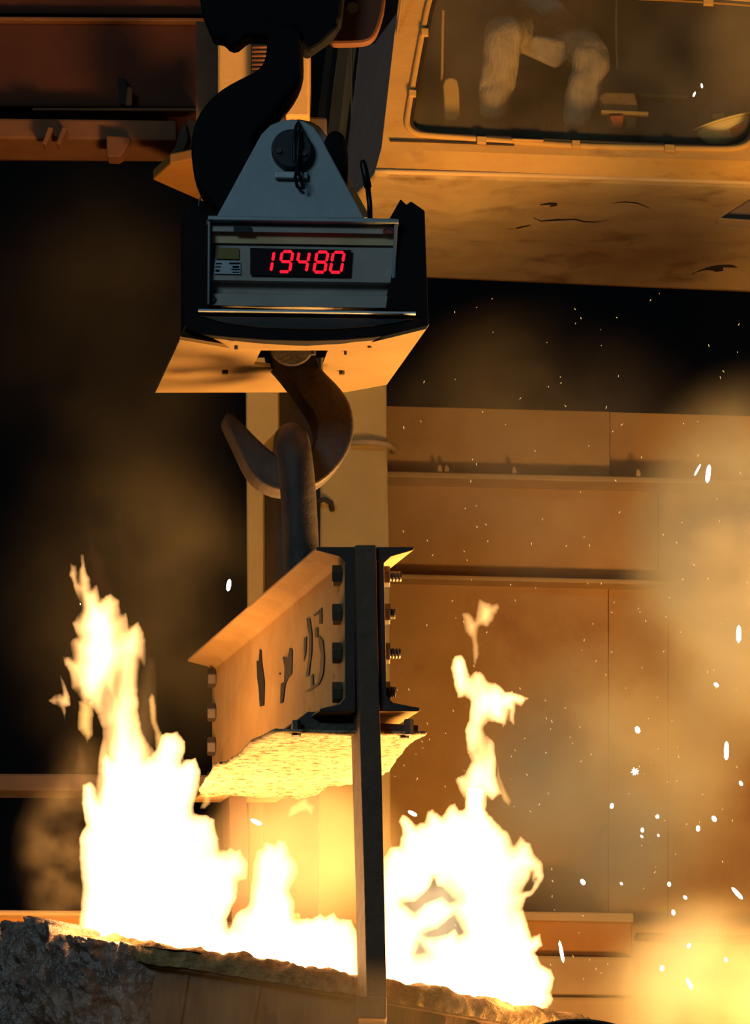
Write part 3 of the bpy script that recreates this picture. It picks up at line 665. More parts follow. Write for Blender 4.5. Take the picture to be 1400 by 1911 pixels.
# sill, crease and underside
zc = U(700, 322, KY).z
NSG = 24
def lerp_poly(pts, n):
    xs_ = [p[0] for p in pts]; ys_ = [p[1] for p in pts]; g_ = np.linspace(xs_[0], xs_[-1], n+1); return list(zip(g_.tolist(), np.interp(g_, xs_, ys_).tolist()))
cre = [onz(x, y, zc) for x, y in lerp_poly([(700, 321), (1000, 328), (1400, 341), (1640, 350)], NSG)]
top = [U(x, y, KY-.0) for x, y in lerp_poly([(712, 277), (1050, 289), (1400, 299), (1640, 314)], NSG)]
m = MB(); V_ = Vector((0, .06, .01))
n1 = NSG+1
m.add(top+cre+[v+V_ for v in top]+[v+V_ for v in cre], [(i, i+1, n1+1+i, n1+i) for i in range(NSG)]+[(2*n1+i, 3*n1+i, 3*n1+1+i, 2*n1+1+i) for i in range(NSG)]+[(n1+i, n1+1+i, 3*n1+1+i, 3*n1+i) for i in range(NSG)]+[(i, 2*n1+i, 2*n1+1+i, i+1) for i in range(NSG)]+[(0, n1, 3*n1, 2*n1), (NSG, 3*n1-1, 4*n1-1, 2*n1-1)])
m.build('sill_panel', M['cab'], cab, smooth=False)
MB().tube([c_+Vector((0, .004, .004)) for c_ in cre], .012, 8).build('bottom_seam', M['girder_pale'], cab, smooth=True)
MB().tube([U(x, y, KY-.006) for x, y in ((728, 262), (800, 264), (960, 270))], .005, 6).build('sill_seam', M['gasket'], cab)
# underside as a buckled sheet
def sag(q, ed): return ed*(noise.fractal(Vector((q.x*2.2, q.y*2.2, 1)), 1, 2, 4)*.035+.02*math.exp(-((q.x-.9)**2/.18+(q.y-18)**2/.12)))
NXu, NYu = 90, 44; vs = []
for j in range(NYu):
    v = j/(NYu-1)
    for i in range(NXu):
        u_ = i/(NXu-1)
        xf, yf = 700+940*u_, 322+29*u_
        xr, yr = 534+1106*u_, 503+49*u_
        q = onz(xf+(xr-xf)*v, yf+(yr-yf)*v, zc)
        ed = min(1, 6*v, 6*(1-v))
        q.z += sag(q, ed)
        vs.append(q)
o = mk('underside', vs, [(j*NXu+i, j*NXu+i+1, (j+1)*NXu+i+1, (j+1)*NXu+i) for j in range(NYu-1) for i in range(NXu-1)], M['cab_under'], cab, smooth=True)
sm = o.modifiers.new('s', 'SOLIDIFY'); sm.thickness = .02; sm.offset = 0
def crack(pts, wd, name='crack'):
    m = MB(); n = len(pts); t_ = []; b_ = []
    for sg, lst in ((-1, t_), (1, b_)):
        for i, (x, y) in enumerate(pts):
            q = onz(x, y+sg*wd*(.25+math.sin(math.pi*i/(n-1))), zc); q.z += sag(q, 1)-.0125; lst.append(q)
    m.add(t_+b_, [(i, i+1, n+i+1, n+i) for i in range(n-1)]).build(name, M['crack'], cab)
crack([(994, 407), (1010, 412), (1040, 410), (1072, 408), (1090, 413), (1112, 415), (1136, 413)], .9)
crack([(1140, 382), (1165, 380), (1190, 386), (1213, 393)], .8)
crack([(948, 426), (970, 421), (992, 418)], .7)
crack([(1008, 381), (1024, 379), (1040, 381), (1026, 385)], 2, 'rust_hole')
crack([(1292, 510), (1320, 505), (1350, 507), (1325, 511)], 2.5, 'rust_hole')
# side
dv = onz(534, 503, zc)-cre[0]
ed = [U(759, -120, KY), U(744, 0, KY), U(712, 278, KY), cre[0]]
def side(f0, f1, off, th, mt, name='side_panel', bev=.006):
    n_ = Vector((-dv.y, dv.x, 0)).normalized()*(1 if dv.y > 0 else -1)
    pts = [e_+dv*f0 for e_ in ed]+[e_+dv*f1 for e_ in ed[::-1]]
    pts = [p+n_*off for p in pts]
    return MB().prism(pts, -n_*th).build(name, M[mt], cab, bevel=bev)
side(0, .42, 0, .05, 'cab_side'); side(.42, .55, -.03, .02, 'cab_gap', 'door_gap'); side(.55, .70, 0, .05, 'cab_strip', 'door_post'); side(.70, .86, -.03, .02, 'cab_gap', 'door_gap')
sn = Vector((-dv.y, dv.x, 0)).normalized(); SP = ed[1]
if sn.x > 0: sn = -sn
def sidept(px, py, off): return onplane(px, py, SP+sn*off, sn)
MB().tube(smooth_loop([sidept(x, y, .006) for x, y in ((757, -60), (742, 60), (724, 170), (714, 215), (690, 240), (662, 265), (656, 200), (656, 85))], 2, closed=False), .006, 6).build('side_window_bead', M['cab_strip'], cab, smooth=True)
MB().prism([sidept(x, y, .002) for x, y in ((660, -60), (753, -60), (738, 60), (732, 82), (657, 82))], sn*.004).build('side_window', M['pin'], cab)
# back, floor, roof of the cab
BKY = KY+1.5
MB().prism(px_poly([(640, -160), (1640, -130), (1640, 500), (560, 480)], BKY), (0, .04, 0)).build('back_panel', M['inside'], cab)
zf = U(1000, 290, KY).z
MB().prism([onz(716, 285, zf)+Vector((.08, .06, 0)), onz(1640, 300, zf)+Vector((0, .06, 0)), onz(1640, 470, zf), onz(575, 460, zf)+Vector((.12, 0, 0))], (0, 0, -.04)).build('cab_floor', M['inside'], cab)
# small wedge bracket hanging at the right edge
wd = empty('wedge_bracket', U(1380, 412, 16.2), 'small grey wedge bracket at the right edge under the cab', 'bracket')
MB().prism(px_poly([(1343, 407), (1420, 358), (1420, 414)], 16.3), (0, .06, 0)).build('wedge_body', M['column_dark'], wd, bevel=.006)
MB().prism(px_poly([(1340, 405), (1420, 410), (1420, 416), (1340, 408)], 16.28), (0, .1, 0)).build('wedge_base', M['column_dark'], wd, bevel=.004)

# things in the cab
lv = empty('control_lever', U(843, 222, 17.1), 'yellowish upright lever cover at the left of the cab window', 'lever')
MB().prism(px_poly(rounded([(826, 148), (845, 143), (856, 152), (858, 190), (858, 224), (830, 224), (829, 190)], 1), 17.10), (0, .08, 0)).build('lever_cover', M['lever'], lv, bevel=.008)
MB().tube([U(825, 150, 17.13), U(826, 60, 17.13), U(827, 20, 17.13)], .006, 8).build('lever_rod', M['lever'], lv)
pd = empty('pedal_box', U(1165, 245, 17.1), 'brown pedal box with cross bar beside the right boot', 'pedal box')
MB().prism(px_poly([(1118, 178), (1130, 171), (1185, 172), (1192, 200), (1186, 240), (1140, 240), (1128, 205)], 17.12), (0, .15, 0)).build('box_body', M['pedal'], pd, bevel=.01)
MB().prism(px_poly([(1122, 204), (1211, 208), (1211, 214), (1122, 210)], 17.09), (0, .05, 0)).build('cross_bar', M['lever'], pd, bevel=.004)
MB().prism(px_poly([(1138, 215), (1165, 214), (1162, 238), (1145, 238)], 17.08), (0, .05, 0)).build('pedal_plate', M['sticker'], pd, bevel=.006)
sh = empty('floor_shelf', U(1240, 200, 17.6), 'dark low shelf inside the cab beside the pedal box', 'shelf')
MB().prism(px_poly([(1195, 173), (1285, 178), (1285, 184), (1195, 180)], 17.6), (0, .3, 0)).build('shelf_board', M['pedal'], sh, bevel=.004)
MB().prism(px_poly([(1200, 184), (1290, 186), (1290, 262), (1200, 262)], 17.65), (0, .25, 0)).build('shelf_front', M['boot'], sh)
cb = MB().tube([U(1151, -40, 17.1), U(1150, 50, 17.1), U(1151, 100, 17.1), U(1153, 128, 17.1)], .005, 8).build('hanging_cord', M['hook']); tag(cb, 'thin cord hanging inside the cab beside the right knee', 'cord')

def dome(c, ax, ay, az, mt, name, parent, rings=14, n=40, a1=math.pi/2):
    vs = []
    for i in range(rings+1):
        t = a1*i/rings
        for k_ in range(n): vs.append(c+(ax*math.cos(2*math.pi*k_/n)+ay*math.sin(2*math.pi*k_/n))*math.sin(t+1e-4)+az*math.cos(t))
    fs = [(i*n+k_, i*n+(k_+1) % n, (i+1)*n+(k_+1) % n, (i+1)*n+k_) for i in range(rings) for k_ in range(n)]
    o = mk(name, vs, fs, M[mt], parent, smooth=True)
    sm = o.modifiers.new('s', 'SOLIDIFY'); sm.thickness = .006; return o
he = empty('hard_hat', U(1350, 272, 17.2), 'yellow hard hat lying crown-down in the lower right corner of the cab window', 'hard hat')
hc = U(1349, 228, 17.14); e1 = Vector((.955, 0, .30)).normalized(); e2 = Vector((.05, .98, .15)).normalized(); e3 = e1.cross(e2).normalized()
dome(hc, e1*.118, e2*.095, -e3*.105, 'helmet', 'crown', he)
ring = [hc+(e1*.122*math.cos(2*math.pi*i/48)+e2*.099*math.sin(2*math.pi*i/48)) for i in range(48)]
MB().tube(ring, .005, 8, closed=True).build('brim', M['helmet'], he, smooth=True)
stp = [(1362, 241), (1389, 230), (1391, 240), (1365, 251)]
def on_dome(px, py):
    r_ = ray(px, py).normalized(); o_ = CAM-hc
    A = Matrix((e1/.121, e2/.098, -e3/.108)); oo = A@o_; dd = A@r_
    a_, b_, c_ = dd.dot(dd), 2*oo.dot(dd), oo.dot(oo)-1; t = (-b_-math.sqrt(max(0, b_*b_-4*a_*c_)))/(2*a_); return CAM+r_*t
sv = []
for j in range(4):
    for i in range(6):
        u_, v = i/5, j/3
        x = (stp[0][0]*(1-u_)+stp[1][0]*u_)*(1-v)+(stp[3][0]*(1-u_)+stp[2][0]*u_)*v
        y = (stp[0][1]*(1-u_)+stp[1][1]*u_)*(1-v)+(stp[3][1]*(1-u_)+stp[2][1]*u_)*v
        sv.append(on_dome(x, y))
mk('sticker', sv, [(j*6+i, j*6+i+1, j*6+i+7, j*6+i+6) for j in range(3) for i in range(5)], M['sticker'], he, smooth=True)
hg = empty('hard_hat', U(1350, 235, 17.5), 'grey hard hat behind the yellow one in the cab window corner', 'hard hat')
g0 = U(1348, 236, 17.42)
dome(g0, Vector((.115, 0, .02)), Vector((0, .13, 0)), Vector((0, 0, .115)), 'helmet_grey', 'crown', hg)
MB().tube([g0+Vector((.12*math.cos(2*math.pi*i/40), .135*math.sin(2*math.pi*i/40), .02*math.cos(2*math.pi*i/40))) for i in range(40)], .006, 8, closed=True).build('brim', M['helmet_grey'], hg, smooth=True)
q = U(1341, 217, 17.27); MB().box(q, (.025, 0, .003), (0, .004, 0), (0, 0, .012)).build('badge', M['column'], hg, bevel=.002)

# the operator, seated facing the window
pe = empty('person', U(1005, 250, 17.75), 'seated person in loose pale work trousers behind the grimy cab window', 'person')
def skin(name, nodes, edges, mt, parent, root=0, sub=2):
    org = ORG[parent.name]
    me = bpy.data.meshes.new(name); me.from_pydata([Vector(p)-org for p, r_ in nodes], edges, [])
    o = bpy.data.objects.new(name, me); COL.objects.link(o); o.parent = parent; ORG[o.name] = org
    sk_ = o.modifiers.new('skin', 'SKIN'); sk_.use_smooth_shade = True; sk_.branch_smoothing = .6
    for i, (p, r_) in enumerate(nodes):
        d_ = me.skin_vertices[0].data[i]; d_.radius = r_ if hasattr(r_, '__len__') else (r_, r_); d_.use_root = (i == root)
    su = o.modifiers.new('sub', 'SUBSURF'); su.levels = sub; su.render_levels = sub
    me.materials.append(M[mt]); return o
hipL, hipR = U(985, 58, 17.68), U(1030, 62, 17.68)
kneeL, kneeR = U(940, 62, 17.20), U(1106, 100, 17.22)
ankL, ankR = U(918, 232, 17.2), U(1072, 244, 17.22)
pel = U(1008, 45, 17.82)
mid = lambda a_, b_, t=.5: a_*(1-t)+b_*t
legs = [(pel, .125), (hipL, .115), (mid(hipL, kneeL), .105), (kneeL, .092), (mid(kneeL, ankL, .35), .080), (mid(kneeL, ankL, .7), .075), (ankL, .066),
        (hipR, .115), (mid(hipR, kneeR), .102), (kneeR, .088), (mid(kneeR, ankR, .35), .084), (mid(kneeR, ankR, .7), .078), (ankR, .068), (U(1006, 5, 17.85), .14)]
tr = skin('trousers', legs, [(0, 1), (1, 2), (2, 3), (3, 4), (4, 5), (5, 6), (0, 7), (7, 8), (8, 9), (9, 10), (10, 11), (11, 12), (0, 13)], 'trousers', pe, sub=3)
tx = bpy.data.textures.new('folds', 'CLOUDS'); tx.noise_scale = .09; tx.noise_depth = 2
dm = tr.modifiers.new('d', 'DISPLACE'); dm.texture = tx; dm.strength = .035; dm.mid_level = .5; dm.texture_coords = 'LOCAL'
# cloth hanging between the thighs
MB().prism(px_poly([(968, 72), (1000, 66), (1078, 78), (1064, 108), (1040, 130), (1020, 121), (968, 97)], 17.30), (.0, .16, .06)).build('trouser_flap', M['trousers'], pe, bevel=.02, seg=3)
chest, neck, head = U(1005, -150, 17.88), U(1005, -220, 17.84), U(1005, -285, 17.78)
shL, shR = U(925, -185, 17.88), U(1085, -185, 17.88); elL, elR = U(890, -85, 17.68), U(1120, -85, 17.68); haL, haR = U(905, -60, 17.33), U(1100, -60, 17.33)
body = [(U(1006, 0, 17.83), (.15, .13)), (U(1006, -70, 17.86), (.155, .12)), (chest, (.17, .125)), (U(1005, -195, 17.87), (.11, .09)), (neck, .06), (U(1005, -250, 17.81), .085), (head, (.085, .1)), (U(1005, -320, 17.78), .06),
        (shL, .075), (elL, .055), (haL, .042), (shR, .075), (elR, .055), (haR, .042)]
be = [(0, 1), (1, 2), (2, 3), (3, 4), (4, 5), (5, 6), (6, 7), (3, 8), (8, 9), (9, 10), (3, 11), (11, 12), (12, 13)]
for hnd, sg in ((10, -1), (13, 1)):
    b0 = body[hnd][0]
    for fi in range(5):
        i0 = len(body); sp = (fi-2)*.018
        body.append((b0+Vector((sp*1.2+(-sg*.02 if fi == 4 else 0), -.05, -.005)), .011)); body.append((b0+Vector((sp*1.4, -.085, -.025)), .009))
        be += [(hnd, i0), (i0, i0+1)]
skin('body', body, be, 'jacket', pe)
for ak, dx in ((ankL, -.03), (ankR, -.02)):
    m = MB(); m.tube([ak+Vector((0, .03, .03)), ak+Vector((0, .02, -.04)), ak+Vector((dx, -.03, -.075)), ak+Vector((dx*2, -.07, -.085)), ak+Vector((dx*2.4, -.11, -.088))], [.05, .052, .05, .046, .025], 12).build('boot', M['boot'], pe, smooth=True)
se = empty('operator_seat', U(1010, 235, 18.2), 'dark operator seat under the seated person in the cab', 'seat')
sz = min(hipL.z, hipR.z)-.125
hm = (hipL+hipR)/2
MB().box(Vector((hm.x, 17.88, sz-.05)), (.22, 0, 0), (0, .18, 0), (0, 0, .045)).build('seat_cushion', M['boot'], se, bevel=.02)
MB().box(Vector((hm.x, 18.22, sz+.36)), (.22, 0, 0), (0, .03, 0), (0, 0, .34)).build('backrest', M['boot'], se, bevel=.02)
MB().cyl(Vector((hm.x, 17.95, sz-.09)), Vector((hm.x, 17.95, zf)), .05, 16).build('pedestal', M['boot'], se)

# ------------------------------------------------------------------ flames
def sdf(poly, X, Y):
    P = np.array(poly, float); A = P; B = np.roll(P, -1, 0)
    d = np.full(X.shape, 1e9); ins = np.zeros(X.shape, bool)
    for (ax, ay), (bx_, by) in zip(A, B):
        ex, ey = bx_-ax, by-ay; L2 = ex*ex+ey*ey+1e-9
        t = np.clip(((X-ax)*ex+(Y-ay)*ey)/L2, 0, 1)
        d = np.minimum(d, np.hypot(X-ax-t*ex, Y-ay-t*ey))
        c = ((ay > Y) != (by > Y)) & (X < (bx_-ax)*(Y-ay)/(by-ay+1e-12)+ax); ins ^= c
    return np.where(ins, d, -d)
def rag(poly, amp, seed):
    q = []
    for i in range(len(poly)):
        a_, b_ = poly[i], poly[(i+1) % len(poly)]; l = math.hypot(b_[0]-a_[0], b_[1]-a_[1]); n = max(1, int(l/4))
        for k_ in range(n):
            t = k_/n; x, y = a_[0]+(b_[0]-a_[0])*t, a_[1]+(b_[1]-a_[1])*t
            f_ = amp*.45; q.append((x+amp*noise.noise(Vector((x*.06, y*.03, seed)))+f_*noise.noise(Vector((x*.3, y*.12, seed+3))), y+amp*1.6*noise.noise(Vector((x*.06, y*.03, seed+9)))+f_*2.5*noise.noise(Vector((x*.35, y*.1, seed+5)))))
    return q
def flame(name, polys, Y0, R, mt, label, pw=.75, cell=4, holes=(), wav=.1, amp=3, seed=1, sway=.0, cat='flame', group=None):
    allp = [p for po in polys for p in po]
    x0, x1 = min(p[0] for p in allp)-8, max(p[0] for p in allp)+8; y0, y1 = min(p[1] for p in allp)-8, max(p[1] for p in allp)+8
    xs = np.arange(x0, x1+cell, cell); ys = np.arange(y0, y1+cell, cell); X, Yg = np.meshgrid(xs, ys)
    d = np.full(X.shape, -1e9)
    for po in polys: d = np.maximum(d, sdf(rag(po, amp, seed), X, Yg))
    for h in holes: d = np.minimum(d, -sdf(rag(h, 1.5, seed), X, Yg))
    Rp = R*ppm(Y0); dd = np.clip(d, 0, Rp); T = R*(dd/Rp)**pw
    gy, gx = np.gradient(d, cell); gl_ = np.hypot(gx, gy)+1e-6
    XO = np.where(d < 0, X+gx/gl_*np.clip(-d, 0, cell*1.5), X); YO = np.where(d < 0, Yg+gy/gl_*np.clip(-d, 0, cell*1.5), Yg)
    T = np.maximum(T, .0012)
    H, W = X.shape; idx = {}; V = []; F2 = []
    inside = d > 0
    use = np.zeros((H+1, W+1), bool); use[1:H, 1:W] = inside[:-1, :-1] | inside[1:, :-1] | inside[:-1, 1:] | inside[1:, 1:]
    def node(j, i, side):
        key = (j, i, side)
        if key not in idx:
            x, y = float(XO[j, i]), float(YO[j, i]); t = float(T[j, i])
            yc = Y0+wav*noise.noise(Vector((x*.011, y*.007, seed)))+sway*(y-y1)/1000
            idx[key] = len(V); V.append(U(x, y, yc+side*t))
        return idx[key]
    for j in range(H-1):
        for i in range(W-1):
            if not use[j+1, i+1]: continue
            c4 = [(j, i), (j, i+1), (j+1, i+1), (j+1, i)]
            F2.append(tuple(node(*c_, -1) for c_ in c4[::-1])); F2.append(tuple(node(*c_, 1) for c_ in c4))
            for (ca, cb_), (nj, ni) in (((c4[0], c4[1]), (j, i+1)), ((c4[1], c4[2]), (j+1, i+2)), ((c4[2], c4[3]), (j+2, i+1)), ((c4[3], c4[0]), (j+1, i))):
                if not use[nj, ni]: F2.append((node(*ca, -1), node(*cb_, -1), node(*cb_, 1), node(*ca, 1)))
    o = mk(name, V, F2, mt, smooth=False, recalc=False); tag(o, label, cat, group); return o
def fire_light(o, pos, energy, r=.12, col=(1, .5, .17)):
    l = bpy.data.lights.new('fire_glow', 'POINT'); l.energy = energy; l.shadow_soft_size = r; l.color = col
    lo = bpy.data.objects.new('fire_glow', l); COL.objects.link(lo); lo.parent = o; lo.location = Vector(pos)-o.location
FW = volume_flame('flame_white', (1, .50, .18), 62, nscale=9, lo=.45, hi=1.4)
FM = volume_flame('flame_yellow', (1, .47, .15), 36, nscale=11, lo=.08, hi=1.9, stretch=.28)
FS = volume_flame('flame_wisp', (1, .48, .12), 30, nscale=8, lo=.6, hi=1.4)
FD = volume_flame('flame_dim', (1, .45, .12), 1.6, nscale=8, lo=.4, hi=1.6)
FR = volume_flame('flame_red', (1, .30, .10), .35, nscale=8, lo=.4, hi=1.6)

low_left = [(144, 1790), (146, 1735), (150, 1700), (152, 1660), (148, 1600), (147, 1565), (158, 1540), (152, 1500), (156, 1464), (168, 1456), (178, 1470), (186, 1500), (192, 1460), (188, 1420), (198, 1405), (225, 1432), (250, 1410), (262, 1430), (290, 1400), (300, 1372), (330, 1364), (346, 1383), (347, 1407), (340, 1424), (365, 1413), (375, 1442), (374, 1470), (362, 1500), (362, 1518), (385, 1520), (401, 1529), (406, 1560), (411, 1588), (430, 1582), (447, 1585), (466, 1612), (462, 1640), (445, 1648), (440, 1680), (422, 1716), (426, 1732), (445, 1700), (462, 1690), (468, 1650), (474, 1612), (478, 1586), (490, 1582), (496, 1570), (512, 1576), (520, 1566), (534, 1570), (540, 1592), (552, 1606), (558, 1624), (552, 1642), (540, 1662), (550, 1682), (551, 1713), (580, 1714), (597, 1704), (607, 1711), (622, 1702), (630, 1714), (656, 1716), (668, 1740), (676, 1780), (680, 1880), (400, 1860)]
f1 = flame('blaze', [low_left], 13.0, .16, FW, 'broad white-hot blaze over the left half of the ladle', seed=2)
up_left = [(150, 1500), (176, 1470), (184, 1420), (192, 1360), (170, 1318), (150, 1306), (134, 1282), (129, 1260), (116, 1225), (135, 1226), (128, 1196), (143, 1188), (134, 1162), (152, 1136), (142, 1105), (130, 1073), (130, 1051), (139, 1055), (147, 1084), (149, 1032), (155, 1036), (165, 1073), (171, 1100), (182, 1090), (187, 1117), (206, 1106), (221, 1123), (225, 1148), (236, 1142), (241, 1170), (259, 1162), (270, 1178), (273, 1231), (268, 1246), (262, 1236), (256, 1300), (262, 1360), (290, 1400), (300, 1450), (300, 1540), (170, 1560)]
f2 = flame('tall_flame', [up_left], 13.05, .13, FM, 'tall yellow flame tongue rising at the left from the ladle', pw=.85, seed=4, cell=3, amp=4)
flame('flame_tongue', [[(146, 1308), (160, 1304), (174, 1312), (174, 1372), (160, 1384), (146, 1362)]], 12.95, .05, FS, 'short white flame tongue on the left flank of the tall flame', cell=3, seed=5)
flame('flame_tongue', [[(277, 1306), (282, 1293), (289, 1296), (293, 1345), (304, 1372), (330, 1420), (292, 1420), (288, 1366), (281, 1345)]], 12.95, .05, FS, 'thin white flame tongue on the right flank of the tall flame', cell=3, seed=6)
flame('flame_fragment', [[(90, 1306), (104, 1296), (116, 1294), (113, 1258), (122, 1280), (132, 1300), (131, 1318), (123, 1322), (121, 1346), (115, 1324), (104, 1318)]], 13.0, .025, FM, 'detached star-shaped flame fragment left of the tall flame', cell=2, seed=7)
flame('flame_wisp', [[(130, 1500), (140, 1430), (146, 1380), (160, 1400), (176, 1450), (180, 1500), (160, 1530)]], 13.1, .06, FD, 'faint orange flame wisp low on the left edge of the blaze', seed=8)
flame('flame_wisp', [[(232, 1420), (240, 1340), (262, 1250), (276, 1210), (292, 1240), (294, 1300), (300, 1400)]], 13.12, .06, FD, 'faint orange flame wisp along the right side of the tall flame', seed=9)
flame('flame_wisp', [[(164, 1090), (160, 1030), (168, 980), (178, 1020), (196, 1040), (204, 1075), (222, 1112), (190, 1118)]], 13.1, .06, FR, 'faint red flame wisp above the tall flame tip', seed=10)
flame('flame_wisp', [[(216, 1010), (214, 970), (222, 925), (230, 960), (232, 1005), (224, 1020)]], 13.1, .04, FR, 'faint detached red flame wisp highest above the tall flame', cell=3, seed=11)
flame('flame_fragment', [[(535, 1526), (541, 1503), (560, 1496), (572, 1485), (576, 1496), (589, 1503), (580, 1523), (573, 1514), (560, 1518)]], 13.0, .03, FS, 'detached flame fragment below the heat shield', cell=2, seed=12)
flame('flame_fragment', [[(374, 1512), (382, 1478), (394, 1484), (394, 1500), (384, 1512)]], 12.9, .03, FS, 'small flame fragment between the tall flame and the heat shield', cell=2, seed=13)
flame('flame_wisp', [[(548, 1612), (556, 1586), (582, 1594), (580, 1610), (560, 1606)]], 13.0, .03, FD, 'pale flame wisp right of the middle flame', cell=3, seed=14)
low_right = [(708, 1900), (706, 1640), (716, 1596), (731, 1580), (745, 1578), (746, 1562), (751, 1555), (749, 1542), (742, 1531), (751, 1519), (762, 1526), (777, 1540), (794, 1533), (799, 1512), (806, 1507), (826, 1523), (840, 1501), (849, 1498), (858, 1512), (868, 1508), (870, 1470), (905, 1470), (900, 1505), (926, 1534), (939, 1547), (951, 1556), (960, 1576), (971, 1563), (991, 1576), (998, 1592), (1014, 1614), (1016, 1636), (1005, 1660), (984, 1674), (975, 1699), (985, 1725), (994, 1750), (1010, 1744), (1014, 1765), (1000, 1778), (1010, 1800), (1030, 1810), (1036, 1828), (1027, 1852), (1034, 1866), (1011, 1895), (900, 1915)]
holes_r = [[(755, 1687), (776, 1684), (804, 1656), (810, 1640), (816, 1655), (826, 1656), (848, 1680), (840, 1684), (824, 1672), (792, 1686), (775, 1702)], [(792, 1742), (820, 1732), (848, 1709), (864, 1740), (856, 1743), (850, 1732), (832, 1744), (800, 1748)], [(776, 1780), (784, 1762), (794, 1776)], [(976, 1664), (988, 1640), (993, 1628), (992, 1648), (1000, 1640), (990, 1660)]]
f3 = flame('blaze', [low_right], 13.0, .15, FW, 'broad white-hot blaze right of the near hanger bar', seed=15, holes=holes_r, cell=3)
up_right = [(868, 1520), (867, 1491), (858, 1481), (849, 1455), (865, 1448), (875, 1430), (880, 1422), (872, 1399), (871, 1376), (867, 1360), (875, 1345), (876, 1311), (867, 1301), (854, 1300), (847, 1281), (840, 1247), (848, 1224), (859, 1221), (870, 1232), (875, 1262), (890, 1253), (902, 1257), (908, 1270), (934, 1278), (944, 1288), (987, 1302), (971, 1323), (962, 1316), (960, 1355), (950, 1344), (951, 1325), (943, 1353), (916, 1345), (903, 1360), (908, 1373), (924, 1388), (926, 1414), (927, 1450), (938, 1481), (920, 1494), (910, 1488), (905, 1530)]
f4 = flame('tall_flame', [up_right], 13.0, .07, volume_flame('flame_right', (1, .5, .17), 60, nscale=13, lo=.25, hi=1.6, stretch=.5), 'tall twisted flame tongue rising on the right of the lifting beam', seed=16, cell=3)
flame('flame_tongue', [[(862, 1147), (871, 1143), (886, 1156), (893, 1116), (918, 1128), (928, 1123), (934, 1134), (910, 1171), (897, 1166), (893, 1188), (894, 1219), (886, 1250), (881, 1221), (880, 1193), (868, 1180)]], 13.0, .03, volume_flame('flame_fork', (1, .5, .15), 26, nscale=16, lo=.5, hi=1.5), 'forked flame tip floating highest on the right', seed=17, cell=2)
flame('flame_wisp', [[(926, 1452), (930, 1420), (934, 1450), (948, 1480), (956, 1495), (950, 1505), (938, 1492)]], 13.0, .015, FS, 'thin curling flame wisp right of the twisted flame', cell=2, seed=18, amp=1)
flame('flame_wisp', [[(770, 1338), (778, 1346), (790, 1380), (796, 1412), (788, 1396), (782, 1410), (786, 1380)]], 12.8, .02, FD, 'faint flame wisp at the right end of the heat shield', cell=2, seed=19, amp=1)
flame('flame_wisp', [[(776, 1474), (782, 1462), (788, 1472), (798, 1462), (796, 1476), (784, 1482)]], 12.8, .02, FD, 'small faint flame wisp right of the near hanger bar', cell=2, seed=20, amp=1)
flame('glow_sheet', [[(738, 1800), (742, 1680), (760, 1630), (850, 1630), (884, 1700), (880, 1760), (800, 1820)]], 13.3, .06, volume_flame('glow_pale', (1, .72, .36), 6, nscale=6, lo=.6, hi=1.4), 'added pale glow sheet behind the gaps of the right-hand blaze', seed=21)  # glowing sheet added to brighten the gaps in the blaze
fire_light(f1, U(260, 1640, 13.0), 9); fire_light(f1, U(560, 1760, 13.1), 10); fire_light(f3, U(860, 1720, 13.0), 12); fire_light(f2, U(200, 1250, 13.0), 3)
for x, y, e_ in ((190, 1712, 5), (330, 1750, 2), (480, 1776, 2), (620, 1800, 2), (800, 1822, 2.5), (950, 1852, 2.5)): fire_light(f1 if x < 700 else f3, U(x, y, 12.38), e_, r=.05)

# ------------------------------------------------------------------ sparks
SPK = [(1322, 884, 5, 17, 8), (1302, 877, 2, 12, 28), (1379, 1183, 5, 16, 2), (1356, 1401, 5, 17, 2), (1376, 1667, 4, 14, -42), (427, 1092, 4.5, 11, 8), (478, 1534, 4.5, 11, -65), (770, 1518, 4, 9, -62), (834, 1866, 3, 11, 2), (1048, 1776, 3.5, 20, -10), (1287, 1836, 4, 11, -28), (1310, 160, 1.9, 4.5, -8), (1296, 176, 1.9, 5, 25)]
DOT = [(1337, 1278, 6), (1190, 1362, 8), (1142, 1504, 6), (1333, 1528, 7), (1303, 1546, 6.5), (1088, 1646, 7), (1249, 1650, 5.5), (1279, 1675, 5), (1257, 1703, 6), (1286, 1765, 5.5), (1355, 1791, 5), (1236, 1807, 6.5), (1383, 1462, 5.5), (1199, 1549, 5), (1160, 1649, 3.5), (933, 1889, 3.5), (1198, 1561, 3.5), (1229, 1559, 3)]
BUR = [(1185, 1440, 12), (1227, 1524, 6)]
def spark(px, py, r_, l, ang, Y, mt, label, group, name='spark'):
    s_ = Y*1.02/F; c_ = U(px, py, Y); a_ = math.radians(ang); up = Vector((math.sin(a_), 0, math.cos(a_))); rt = Vector((math.cos(a_), 0, -math.sin(a_))); fw = Vector((0, 1, 0))
    path = [c_-up*l*s_, c_-up*l*.7*s_, c_, c_+up*l*.75*s_, c_+up*l*s_]
    o = MB().tube(path, [r_*s_*.2, r_*s_*.75, r_*s_*.9, r_*s_*.65, r_*s_*.15], 8).build(name, mt, smooth=True); tag(o, label, 'spark', group); return o
where = {1322: 'long white spark streak, brightest of the pair by the wall ledge', 1302: 'thin slanted spark streak beside the brighter one at the wall ledge', 1379: 'upright white spark streak near the right edge, higher of the two', 1356: 'upright white spark streak near the right edge, lower of the two', 1376: 'slanting white spark streak at the right edge, low down', 427: 'lone white spark left of the lifting beam', 478: 'slanted white spark between heat shield and middle flame', 770: 'slanted spark just right of the near hanger bar', 834: 'upright spark against the ladle rim right of the hanger bar', 1048: 'long thin spark streak in front of the stepped steel box', 1287: 'slanting spark low in the smoke at lower right', 1310: 'tiny upper spark in front of the cab window', 1296: 'tiny lower spark in front of the cab window'}
